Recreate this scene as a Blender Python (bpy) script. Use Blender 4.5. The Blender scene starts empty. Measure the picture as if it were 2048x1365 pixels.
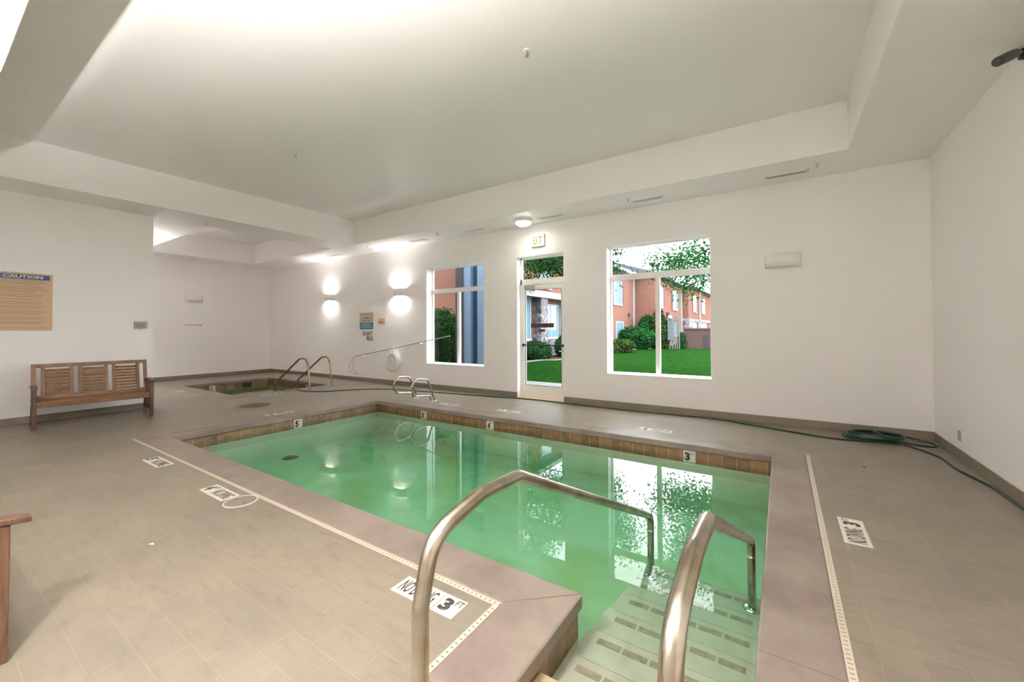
import bpy, bmesh, math, random
from mathutils import Vector, Matrix, Euler

SC = bpy.context.scene
COL = SC.collection
PI = math.pi
R = math.radians

# ------------------------------------------------------------------ camera
FPX, CYPX = 813.146, 650.817
yaw, pit, rol = R(33.575), R(0.717), R(-0.268)
Fv = Vector((-math.sin(yaw) * math.cos(pit), math.cos(yaw) * math.cos(pit), math.sin(pit)))
R0 = Vector((math.cos(yaw), math.sin(yaw), 0)); U0 = R0.cross(Fv)
Rv = R0 * math.cos(rol) + U0 * math.sin(rol); Uv = -R0 * math.sin(rol) + U0 * math.cos(rol)
cd = bpy.data.cameras.new('camera'); cam = bpy.data.objects.new('camera', cd); COL.objects.link(cam)
M = Matrix((Rv, Uv, -Fv)).transposed().to_4x4(); M.translation = Vector((0, 0, 1.45))
cam.matrix_world = M
cd.sensor_width = 36; cd.lens = FPX / 2048 * 36; cd.shift_y = (CYPX - 682.5) / 2048
cd.clip_start = 0.05; cd.clip_end = 500
SC.camera = cam
# ------------------------------------------------------------------ world, exposure
SC.view_settings.view_transform = 'Standard'; SC.view_settings.look = 'None'
SC.view_settings.exposure = 1.62; SC.view_settings.gamma = 1.0; SC.view_settings.use_curve_mapping = False
SC.cycles.use_denoising = True
SC.cycles.max_bounces = 16; SC.cycles.diffuse_bounces = 10; SC.cycles.transparent_max_bounces = 24
SC.cycles.sample_clamp_indirect = 6; SC.cycles.caustics_reflective = False; SC.cycles.caustics_refractive = False
SKY = 7.0
W = bpy.data.worlds.new('world'); SC.world = W; W.use_nodes = True
wt = W.node_tree; wt.nodes.clear()
wo = wt.nodes.new('ShaderNodeOutputWorld'); wb = wt.nodes.new('ShaderNodeBackground')
wn = wt.nodes.new('ShaderNodeTexNoise'); wn.inputs['Scale'].default_value = 2.2; wn.inputs['Detail'].default_value = 5
wc = wt.nodes.new('ShaderNodeTexCoord'); wr = wt.nodes.new('ShaderNodeValToRGB')
wr.color_ramp.elements[0].position = .3; wr.color_ramp.elements[0].color = (.82, .91, 1, 1)
wr.color_ramp.elements[1].position = .62; wr.color_ramp.elements[1].color = (.98, .99, 1, 1)
wt.links.new(wc.outputs['Generated'], wn.inputs['Vector']); wt.links.new(wn.outputs['Fac'], wr.inputs['Fac'])
wt.links.new(wr.outputs['Color'], wb.inputs['Color']); wb.inputs['Strength'].default_value = SKY
wt.links.new(wb.outputs[0], wo.inputs[0])

P_NEAR, P_FAR, P_CEIL = 520.0, 17.0, 2.2      # lamp powers: near-wall sconces (one of them added as fill), sconces on the far wall, ceiling lamp
WARM = (1.0, .95, .925)
def area(name, loc, rot, sx, sy, power, color=(1, 1, 1), portal=False, shape='RECTANGLE'):
    l = bpy.data.lights.new(name, 'AREA'); l.shape = shape; l.size = sx
    if shape in ('RECTANGLE', 'ELLIPSE'): l.size_y = sy
    l.energy = power; l.color = color
    if portal: l.cycles.is_portal = True
    o = bpy.data.objects.new(name, l); COL.objects.link(o); o.location = loc; o.rotation_euler = rot
    return o
# daylight openings (sampling portals only, they give no light of their own), facing into the room
area('window_portal', (-1.86, 7.63, 1.82), (R(-90), 0, 0), 1.8, 2.44, 1, portal=True)
area('window_portal', (-6.6, 7.63, 1.82), (R(-90), 0, 0), 1.85, 2.44, 1, portal=True)
area('door_portal', (-4.22, 7.63, 1.6), (R(-90), 0, 0), .95, 2.8, 1, portal=True)

# ------------------------------------------------------------------ materials
MATS = {}
def mat(name, base, rough=.6, metal=0., spec=.5, noise=0., nscale=8., bump=0., bscale=60., col2=None, emit=None, estr=0., coat=0., detail=4.):
    m = bpy.data.materials.new(name); m.use_nodes = True; nt = m.node_tree; b = nt.nodes['Principled BSDF']
    b.inputs['Base Color'].default_value = (*base, 1); b.inputs['Roughness'].default_value = rough
    b.inputs['Metallic'].default_value = metal; b.inputs['Specular IOR Level'].default_value = spec
    if coat: b.inputs['Coat Weight'].default_value = coat
    tc = nt.nodes.new('ShaderNodeTexCoord')
    if noise or col2:
        n = nt.nodes.new('ShaderNodeTexNoise'); n.inputs['Scale'].default_value = nscale; n.inputs['Detail'].default_value = detail
        r = nt.nodes.new('ShaderNodeValToRGB')
        c2 = col2 or tuple(min(1, c * (1 - noise)) for c in base)
        r.color_ramp.elements[0].position = .35; r.color_ramp.elements[0].color = (*c2, 1)
        r.color_ramp.elements[1].position = .65; r.color_ramp.elements[1].color = (*base, 1)
        nt.links.new(tc.outputs['Object'], n.inputs['Vector']); nt.links.new(n.outputs['Fac'], r.inputs['Fac'])
        nt.links.new(r.outputs['Color'], b.inputs['Base Color'])
    if bump:
        n2 = nt.nodes.new('ShaderNodeTexNoise'); n2.inputs['Scale'].default_value = bscale; n2.inputs['Detail'].default_value = 3
        bp = nt.nodes.new('ShaderNodeBump'); bp.inputs['Strength'].default_value = bump; bp.inputs['Distance'].default_value = .01
        nt.links.new(tc.outputs['Object'], n2.inputs['Vector']); nt.links.new(n2.outputs['Fac'], bp.inputs['Height'])
        nt.links.new(bp.outputs[0], b.inputs['Normal'])
    if emit: b.inputs['Emission Color'].default_value = (*emit, 1); b.inputs['Emission Strength'].default_value = estr
    MATS[name] = m
    return m
def nd(nt, t, **kw):
    n = nt.nodes.new(t)
    for k, v in kw.items():
        if k in n.inputs.keys(): n.inputs[k].default_value = v
        else: setattr(n, k, v)
    return n

mat('wall_paint', (.89, .868, .855), .45, spec=.35, bump=.05, bscale=90)
mat('ceiling_paint', (.89, .865, .855), .34, spec=.5, bump=.04, bscale=40)
mat('baseboard_vinyl', (.185, .15, .105), .5, noise=.15, nscale=3)
mat('frame_white', (.86, .85, .82), .4)
mat('door_white', (.84, .83, .79), .4)
mat('white_plastic', (.86, .84, .80), .35)
mat('fixture_white', (.88, .86, .82), .4)
mat('black', (.012, .011, .01), .45)
mat('dark_text', (.03, .026, .022), .6)
mat('grey_text', (.22, .19, .15), .7)
mat('vent_dark', (.16, .15, .12), .8)
mat('sign_white', (.64, .60, .52), .35, noise=.04, nscale=20)
mat('sign_tan', (.56, .40, .25), .45)
mat('sign_tan_edge', (.38, .25, .15), .5)
mat('sign_blue', (.012, .07, .22), .4)
mat('sign_cream', (.72, .62, .45), .4)
mat('sign_print', (.30, .19, .11), .6)
mat('sign_beige', (.52, .46, .36), .5)
mat('sign_teal', (.035, .20, .26), .45)
mat('sign_teal_print', (.34, .50, .50), .5)
mat('sign_orange', (.62, .22, .08), .5)
mat('exit_green', (.26, .30, .01), .5)
mat('box_beige', (.42, .34, .26), .5)
mat('box_grey', (.27, .23, .17), .4)
mat('hose_green', (.003, .03, .017), .35, noise=.3, nscale=12)
mat('joint_brown', (.16, .115, .075), .8)
mat('rust', (.05, .028, .018), .85, col2=(.11, .05, .03), nscale=9, bump=.3, bscale=50)
mat('rust_rim', (.24, .13, .06), .8)
mat('steel', (.60, .57, .50), .26, metal=1, col2=(.36, .29, .18), nscale=7, detail=6, bump=.03, bscale=120)
mat('steel_brass', (.40, .33, .21), .3, metal=1, col2=(.22, .16, .08), nscale=6, detail=6)
mat('chrome', (.75, .77, .76), .12, metal=1)
mat('alu', (.55, .54, .50), .35, metal=1)
mat('ring_white', (.90, .89, .86), .5)
mat('pole_grey', (.34, .31, .26), .4)
mat('lamp_glow', (1, 1, 1), .5, emit=(1, .97, .9), estr=2.2)
mat('crumb', (.8, .76, .66), .7)
mat('sticker', (.05, .008, .005), .5)
# outside
mat('grass', (.0095, .038, .0055), .95, col2=(.0035, .016, .0028), nscale=9, detail=10, bump=1, bscale=60, spec=0)
mat('sidewalk', (0.144, 0.144, 0.144), .9, noise=.12, nscale=5, spec=0)
mat('soil', (0.0504, 0.036, 0.0252), .95, noise=.3, nscale=8, spec=0)
mat('stucco', (0.1512, 0.072, 0.054), .9, noise=.10, nscale=4, bump=.3, bscale=40, spec=0)
mat('stucco_pink', (0.1584, 0.0864, 0.072), .9, noise=.10, nscale=4, bump=.3, bscale=40, spec=0)
mat('roof_shingle', (0.0396, 0.0396, 0.0468), .9, noise=.4, nscale=25, spec=0)
mat('trim_white', (0.2376, 0.252, 0.2664), .6, spec=0)
mat('trim_dark', (0.0504, 0.0468, 0.0504), .6, spec=0)
mat('shutter', (0.0936, 0.0504, 0.054), .7, spec=0)
mat('house_glass', (0.0864, 0.1728, 0.2304), .08, spec=.8)
mat('curtain', (0.18, 0.2016, 0.2016), .8, spec=0)
mat('panel_blue_light', (0.0936, 0.1296, 0.18), .5, spec=0)
mat('panel_blue_dark', (0.0216, 0.0396, 0.0648), .5, spec=0)
mat('panel_dark', (0.036, 0.0324, 0.036), .6, spec=0)
mat('leaf_green', (0.018, 0.0576, 0.0144), .5, col2=(0.0072, 0.0288, 0.00864), nscale=3, spec=0)
mat('leaf_olive', (0.0432, 0.0576, 0.01296), .5, col2=(0.0144, 0.036, 0.00864), nscale=2.5, spec=0)
mat('leaf_hedge', (0.0144, 0.0432, 0.00864), .5, col2=(0.0036, 0.01296, 0.0036), nscale=2.5, spec=0)
mat('leaf_bright', (0.01296, 0.072, 0.0144), .5, col2=(0.00504, 0.0324, 0.00864), nscale=3, spec=0)
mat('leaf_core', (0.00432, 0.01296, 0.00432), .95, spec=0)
mat('bark', (0.0252, 0.01872, 0.0144), .9, noise=.3, nscale=10, spec=0)
mat('utility_grey', (0.0936, 0.1044, 0.108), .6, spec=0)
mat('enclosure_brown', (0.072, 0.0468, 0.0432), .9, noise=.25, nscale=6, spec=0)

def wood(name, c1, c2, rough=.45, sc=(3, 14, 14)):
    m = bpy.data.materials.new(name); m.use_nodes = True; nt = m.node_tree; b = nt.nodes['Principled BSDF']
    tc = nd(nt, 'ShaderNodeTexCoord'); mp = nd(nt, 'ShaderNodeMapping'); mp.inputs['Scale'].default_value = sc
    n = nd(nt, 'ShaderNodeTexNoise', Scale=3., Detail=6.); n.inputs['Distortion'].default_value = .6
    oi = nd(nt, 'ShaderNodeObjectInfo')
    r = nd(nt, 'ShaderNodeValToRGB'); e = r.color_ramp.elements
    e[0].position = .3; e[0].color = (*c2, 1); e[1].position = .7; e[1].color = (*c1, 1)
    nt.links.new(tc.outputs['Object'], mp.inputs[0]); nt.links.new(mp.outputs[0], n.inputs['Vector'])
    nt.links.new(n.outputs['Fac'], r.inputs['Fac']); nt.links.new(r.outputs['Color'], b.inputs['Base Color'])
    b.inputs['Roughness'].default_value = rough
    MATS[name] = m
wood('teak', (.19, .088, .028), (.08, .034, .012))
wood('teak_leg', (.115, .058, .030), (.042, .02, .010), sc=(22, 22, 2.2))
wood('teak_slat', (.25, .115, .034), (.10, .042, .014))

def planks(name, tile, grout, w, hgt, mortar, xoff, yoff, along='X', mode='floor'):
    """running-bond tile; mode floor switches the direction of the rows on the right and far decks"""
    m = bpy.data.materials.new(name); m.use_nodes = True; nt = m.node_tree; b = nt.nodes['Principled BSDF']
    L = nt.links.new
    tc = nd(nt, 'ShaderNodeTexCoord'); sp = nd(nt, 'ShaderNodeSeparateXYZ'); L(tc.outputs['Object'], sp.inputs[0])
    def brick(a, bb, oa, ob):
        c = nd(nt, 'ShaderNodeCombineXYZ')
        s1 = nd(nt, 'ShaderNodeMath', operation='SUBTRACT'); s1.inputs[1].default_value = oa; L(sp.outputs[a], s1.inputs[0])
        s2 = nd(nt, 'ShaderNodeMath', operation='SUBTRACT'); s2.inputs[1].default_value = ob; L(sp.outputs[bb], s2.inputs[0])
        L(s1.outputs[0], c.inputs[0]); L(s2.outputs[0], c.inputs[1])
        t = nd(nt, 'ShaderNodeTexBrick'); t.offset = .5; t.squash = 1
        t.inputs['Scale'].default_value = 1; t.inputs['Brick Width'].default_value = w; t.inputs['Row Height'].default_value = hgt
        t.inputs['Mortar Size'].default_value = mortar; t.inputs['Mortar Smooth'].default_value = .3; t.inputs['Bias'].default_value = 0
        t.inputs['Color1'].default_value = (*tile, 1); t.inputs['Color2'].default_value = (*[x * .90 for x in tile], 1)
        t.inputs['Mortar'].default_value = (*grout, 1)
        L(c.outputs[0], t.inputs['Vector'])
        return t
    t1 = brick('X', 'Y', xoff, yoff)
    col, fac = t1.outputs['Color'], t1.outputs['Fac']
    if mode == 'floor':
        t2 = brick('Y', 'X', .03, .032)
        g1 = nd(nt, 'ShaderNodeMath', operation='GREATER_THAN'); g1.inputs[1].default_value = .05; L(sp.outputs['X'], g1.inputs[0])
        g2 = nd(nt, 'ShaderNodeMath', operation='GREATER_THAN'); g2.inputs[1].default_value = 5.75; L(sp.outputs['Y'], g2.inputs[0])
        mx = nd(nt, 'ShaderNodeMath', operation='MAXIMUM'); L(g1.outputs[0], mx.inputs[0]); L(g2.outputs[0], mx.inputs[1])
        a = nd(nt, 'ShaderNodeMix', data_type='RGBA'); L(mx.outputs[0], a.inputs[0]); L(t1.outputs['Color'], a.inputs[6]); L(t2.outputs['Color'], a.inputs[7])
        f = nd(nt, 'ShaderNodeMix', data_type='FLOAT'); L(mx.outputs[0], f.inputs[0]); L(t1.outputs['Fac'], f.inputs[2]); L(t2.outputs['Fac'], f.inputs[3])
        col, fac = a.outputs[2], f.outputs[0]
        # grimy broad patches and fine scuffs
        n = nd(nt, 'ShaderNodeTexNoise', Scale=1.1, Detail=7., Roughness=.62); L(tc.outputs['Object'], n.inputs['Vector'])
        r = nd(nt, 'ShaderNodeValToRGB'); r.color_ramp.elements[0].position = .33; r.color_ramp.elements[0].color = (.80, .80, .82, 1)
        r.color_ramp.elements[1].position = .66; r.color_ramp.elements[1].color = (1.04, 1.02, 1, 1); L(n.outputs['Fac'], r.inputs['Fac'])
        mm = nd(nt, 'ShaderNodeMix', data_type='RGBA', blend_type='MULTIPLY'); mm.inputs[0].default_value = 1
        L(col, mm.inputs[6]); L(r.outputs['Color'], mm.inputs[7]); col = mm.outputs[2]
        mp = nd(nt, 'ShaderNodeMapping'); mp.inputs['Scale'].default_value = (1.2, 5, 1); mp.inputs['Rotation'].default_value = (0, 0, .9)
        n3 = nd(nt, 'ShaderNodeTexNoise', Scale=4., Detail=8., Roughness=.7); L(tc.outputs['Object'], mp.inputs[0]); L(mp.outputs[0], n3.inputs['Vector'])
        r3 = nd(nt, 'ShaderNodeValToRGB'); r3.color_ramp.elements[0].position = .28; r3.color_ramp.elements[0].color = (.78, .77, .76, 1)
        r3.color_ramp.elements[1].position = .5; r3.color_ramp.elements[1].color = (1, 1, 1, 1); L(n3.outputs['Fac'], r3.inputs['Fac'])
        m3 = nd(nt, 'ShaderNodeMix', data_type='RGBA', blend_type='MULTIPLY'); m3.inputs[0].default_value = 1
        L(col, m3.inputs[6]); L(r3.outputs['Color'], m3.inputs[7]); col = m3.outputs[2]
    elif mode == 'stone':
        n = nd(nt, 'ShaderNodeTexNoise', Scale=9., Detail=8., Roughness=.7); L(tc.outputs['Object'], n.inputs['Vector'])
        r = nd(nt, 'ShaderNodeValToRGB'); r.color_ramp.elements[0].position = .3; r.color_ramp.elements[0].color = (.55, .55, .5, 1)
        r.color_ramp.elements[1].position = .7; r.color_ramp.elements[1].color = (1.25, 1.15, 1, 1); L(n.outputs['Fac'], r.inputs['Fac'])
        mm = nd(nt, 'ShaderNodeMix', data_type='RGBA', blend_type='MULTIPLY'); mm.inputs[0].default_value = 1
        L(col, mm.inputs[6]); L(r.outputs['Color'], mm.inputs[7]); col = mm.outputs[2]
    L(col, b.inputs['Base Color'])
    bp = nd(nt, 'ShaderNodeBump', Strength=.35, Distance=.004); bp.invert = True; L(fac, bp.inputs['Height'])
    nb = nd(nt, 'ShaderNodeTexNoise', Scale=160., Detail=2.); L(tc.outputs['Object'], nb.inputs['Vector'])
    bp2 = nd(nt, 'ShaderNodeBump', Strength=.12, Distance=.003); L(nb.outputs['Fac'], bp2.inputs['Height']); L(bp.outputs[0], bp2.inputs['Normal'])
    L(bp2.outputs[0], b.inputs['Normal'])
    b.inputs['Roughness'].default_value = .42; b.inputs['Specular IOR Level'].default_value = .5
    MATS[name] = m
planks('deck_tile', (.212, .182, .136), (.235, .205, .157), .31, .1545, .0024, .03, -.015)

def coping_mat():
    m = bpy.data.materials.new('coping'); m.use_nodes = True; nt = m.node_tree; b = nt.nodes['Principled BSDF']; L = nt.links.new
    tc = nd(nt, 'ShaderNodeTexCoord')
    n = nd(nt, 'ShaderNodeTexNoise', Scale=1.6, Detail=8., Roughness=.6); L(tc.outputs['Object'], n.inputs['Vector'])
    r = nd(nt, 'ShaderNodeValToRGB'); e = r.color_ramp.elements
    e[0].position = .34; e[0].color = (.135, .102, .085, 1); e[1].position = .62; e[1].color = (.225, .185, .15, 1)
    L(n.outputs['Fac'], r.inputs['Fac']); L(r.outputs['Color'], b.inputs['Base Color'])
    nb = nd(nt, 'ShaderNodeTexNoise', Scale=110., Detail=3.); L(tc.outputs['Object'], nb.inputs['Vector'])
    bp = nd(nt, 'ShaderNodeBump', Strength=.35, Distance=.004); L(nb.outputs['Fac'], bp.inputs['Height']); L(bp.outputs[0], b.inputs['Normal'])
    b.inputs['Roughness'].default_value = .45
    MATS['coping'] = m
coping_mat()

def dash_mat():
    """white drain strip with dark slots every 31 mm, on whichever axis the strip runs (slots cross it)"""
    for ax in 'XY':
        m = bpy.data.materials.new('drain_' + ax); m.use_nodes = True; nt = m.node_tree; b = nt.nodes['Principled BSDF']; L = nt.links.new
        tc = nd(nt, 'ShaderNodeTexCoord'); sp = nd(nt, 'ShaderNodeSeparateXYZ'); L(tc.outputs['Object'], sp.inputs[0])
        mo = nd(nt, 'ShaderNodeMath', operation='PINGPONG'); mo.inputs[1].default_value = .0155; L(sp.outputs[ax], mo.inputs[0])
        lt = nd(nt, 'ShaderNodeMath', operation='LESS_THAN'); lt.inputs[1].default_value = .0022; L(mo.outputs[0], lt.inputs[0])
        # slots do not reach the strip edges
        o = 'Y' if ax == 'X' else 'X'
        mo2 = nd(nt, 'ShaderNodeMath', operation='ABSOLUTE'); L(sp.outputs[o], mo2.inputs[0])
        l2 = nd(nt, 'ShaderNodeMath', operation='LESS_THAN'); l2.inputs[1].default_value = .009; L(mo2.outputs[0], l2.inputs[0])
        mu = nd(nt, 'ShaderNodeMath', operation='MULTIPLY'); L(lt.outputs[0], mu.inputs[0]); L(l2.outputs[0], mu.inputs[1])
        mx = nd(nt, 'ShaderNodeMix', data_type='RGBA'); mx.inputs[6].default_value = (.50, .44, .35, 1); mx.inputs[7].default_value = (.05, .04, .03, 1)
        L(mu.outputs[0], mx.inputs[0]); L(mx.outputs[2], b.inputs['Base Color']); b.inputs['Roughness'].default_value = .45
        MATS['drain_' + ax] = m
dash_mat()

def band_mat(name, ax, c1, c2):
    m = bpy.data.materials.new(name); m.use_nodes = True; nt = m.node_tree; b = nt.nodes['Principled BSDF']; L = nt.links.new
    tc = nd(nt, 'ShaderNodeTexCoord'); sp = nd(nt, 'ShaderNodeSeparateXYZ'); L(tc.outputs['Object'], sp.inputs[0])
    c = nd(nt, 'ShaderNodeCombineXYZ'); L(sp.outputs[ax], c.inputs[0])
    ad = nd(nt, 'ShaderNodeMath', operation='ADD'); ad.inputs[1].default_value = .232; L(sp.outputs['Z'], ad.inputs[0]); L(ad.outputs[0], c.inputs[1])
    t = nd(nt, 'ShaderNodeTexBrick'); t.offset = 0; t.inputs['Scale'].default_value = 1; t.inputs['Brick Width'].default_value = .155
    t.inputs['Row Height'].default_value = .157; t.inputs['Mortar Size'].default_value = .003; t.inputs['Bias'].default_value = 0
    t.inputs['Color1'].default_value = (*c1, 1); t.inputs['Color2'].default_value = (*c2, 1); t.inputs['Mortar'].default_value = (.34, .29, .2, 1)
    L(c.outputs[0], t.inputs['Vector'])
    n = nd(nt, 'ShaderNodeTexNoise', Scale=14., Detail=8., Roughness=.7); L(tc.outputs['Object'], n.inputs['Vector'])
    r = nd(nt, 'ShaderNodeValToRGB'); r.color_ramp.elements[0].position = .3; r.color_ramp.elements[0].color = (.55, .5, .42, 1)
    r.color_ramp.elements[1].position = .68; r.color_ramp.elements[1].color = (1.3, 1.2, 1.05, 1); L(n.outputs['Fac'], r.inputs['Fac'])
    mm = nd(nt, 'ShaderNodeMix', data_type='RGBA', blend_type='MULTIPLY'); mm.inputs[0].default_value = 1
    L(t.outputs['Color'], mm.inputs[6]); L(r.outputs['Color'], mm.inputs[7]); L(mm.outputs[2], b.inputs['Base Color'])
    b.inputs['Roughness'].default_value = .5
    MATS[name] = m
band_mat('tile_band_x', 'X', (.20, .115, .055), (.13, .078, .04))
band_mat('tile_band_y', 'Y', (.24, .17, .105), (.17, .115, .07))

def plaster():
    m = bpy.data.materials.new('pool_plaster'); m.use_nodes = True; nt = m.node_tree; b = nt.nodes['Principled BSDF']; L = nt.links.new
    tc = nd(nt, 'ShaderNodeTexCoord')
    n = nd(nt, 'ShaderNodeTexNoise', Scale=.9, Detail=6., Roughness=.55); n.inputs['Distortion'].default_value = .5; L(tc.outputs['Object'], n.inputs['Vector'])
    r = nd(nt, 'ShaderNodeValToRGB'); e = r.color_ramp.elements
    e[0].position = .34; e[0].color = (.46, .44, .25, 1); e[1].position = .52; e[1].color = (.62, .59, .49, 1)
    L(n.outputs['Fac'], r.inputs['Fac']); L(r.outputs['Color'], b.inputs['Base Color'])
    b.inputs['Roughness'].default_value = .8
    MATS['pool_plaster'] = m
    mat('step_plaster', (.44, .43, .345), .75, col2=(.375, .355, .27), nscale=6)
    mat('step_dry', (.44, .37, .25), .6, col2=(.36, .24, .11), nscale=5)
    mat('step_tile', (.19, .155, .10), .6, col2=(.29, .25, .18), nscale=22, detail=8)
plaster()

def water_mat(name, absorb, density):
    out = []
    for side in (False, True):
        m = bpy.data.materials.new(name + ('_side' if side else '_top')); m.use_nodes = True; nt = m.node_tree; nt.nodes.clear(); L = nt.links.new
        o = nd(nt, 'ShaderNodeOutputMaterial'); tr = nd(nt, 'ShaderNodeBsdfTransparent')
        if side: L(tr.outputs[0], o.inputs['Surface'])
        else:
            lw = nd(nt, 'ShaderNodeLayerWeight'); lw.inputs['Blend'].default_value = .5
            tc = nd(nt, 'ShaderNodeTexCoord'); nn = nd(nt, 'ShaderNodeTexNoise', Scale=1.3, Detail=2.); L(tc.outputs['Object'], nn.inputs['Vector'])
            bp = nd(nt, 'ShaderNodeBump', Strength=.05, Distance=.012); L(nn.outputs['Fac'], bp.inputs['Height'])
            p = nd(nt, 'ShaderNodeMath', operation='POWER'); p.inputs[1].default_value = 5; L(lw.outputs['Facing'], p.inputs[0])
            mu = nd(nt, 'ShaderNodeMath', operation='MULTIPLY_ADD'); mu.inputs[1].default_value = .95; mu.inputs[2].default_value = .022; L(p.outputs[0], mu.inputs[0])
            g = nd(nt, 'ShaderNodeBsdfGlossy', Roughness=.012); L(bp.outputs[0], g.inputs['Normal'])
            mx = nd(nt, 'ShaderNodeMixShader'); L(mu.outputs[0], mx.inputs[0]); L(tr.outputs[0], mx.inputs[1]); L(g.outputs[0], mx.inputs[2])
            L(mx.outputs[0], o.inputs['Surface'])
        v = nd(nt, 'ShaderNodeVolumeAbsorption', Density=density); v.inputs['Color'].default_value = (*absorb, 1)
        L(v.outputs[0], o.inputs['Volume'])
        MATS[m.name] = m; out.append(m)
    return out
WPOOL = water_mat('pool_water', (.14, .72, .45), 1.05)
WSPA = water_mat('spa_water', (.25, .50, .0), 1.7)

def glass_mat(name, tint):
    m = bpy.data.materials.new(name); m.use_nodes = True; nt = m.node_tree; nt.nodes.clear(); L = nt.links.new
    o = nd(nt, 'ShaderNodeOutputMaterial'); tr = nd(nt, 'ShaderNodeBsdfTransparent'); tr.inputs[0].default_value = (*tint, 1)
    lw = nd(nt, 'ShaderNodeLayerWeight'); p = nd(nt, 'ShaderNodeMath', operation='POWER'); p.inputs[1].default_value = 5; L(lw.outputs['Facing'], p.inputs[0])
    mu = nd(nt, 'ShaderNodeMath', operation='MULTIPLY_ADD'); mu.inputs[1].default_value = .9; mu.inputs[2].default_value = .018; L(p.outputs[0], mu.inputs[0])
    g = nd(nt, 'ShaderNodeBsdfGlossy', Roughness=.01)
    mx = nd(nt, 'ShaderNodeMixShader'); L(mu.outputs[0], mx.inputs[0]); L(tr.outputs[0], mx.inputs[1]); L(g.outputs[0], mx.inputs[2]); L(mx.outputs[0], o.inputs[0])
    MATS[name] = m
glass_mat('pane', (.58, .60, .60))

def stone_mat():
    m = bpy.data.materials.new('stone_veneer'); m.use_nodes = True; nt = m.node_tree; b = nt.nodes['Principled BSDF']; L = nt.links.new
    tc = nd(nt, 'ShaderNodeTexCoord'); v = nd(nt, 'ShaderNodeTexVoronoi', Scale=3.5); L(tc.outputs['Object'], v.inputs['Vector'])
    v2 = nd(nt, 'ShaderNodeTexVoronoi', Scale=3.5); v2.feature = 'DISTANCE_TO_EDGE'; L(tc.outputs['Object'], v2.inputs['Vector'])
    r = nd(nt, 'ShaderNodeValToRGB'); e = r.color_ramp.elements; e[0].color = (.045, .033, .037, 1); e[1].color = (.2, .185, .195, 1)
    sx = nd(nt, 'ShaderNodeSeparateColor'); L(v.outputs['Color'], sx.inputs[0]); L(sx.outputs[0], r.inputs['Fac'])
    g = nd(nt, 'ShaderNodeMath', operation='LESS_THAN'); g.inputs[1].default_value = .05; L(v2.outputs['Distance'], g.inputs[0])
    mx = nd(nt, 'ShaderNodeMix', data_type='RGBA'); mx.inputs[7].default_value = (.05, .045, .05, 1); L(g.outputs[0], mx.inputs[0]); L(r.outputs['Color'], mx.inputs[6])
    L(mx.outputs[2], b.inputs['Base Color']); b.inputs['Roughness'].default_value = .9
    MATS['stone_veneer'] = m
stone_mat()

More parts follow.
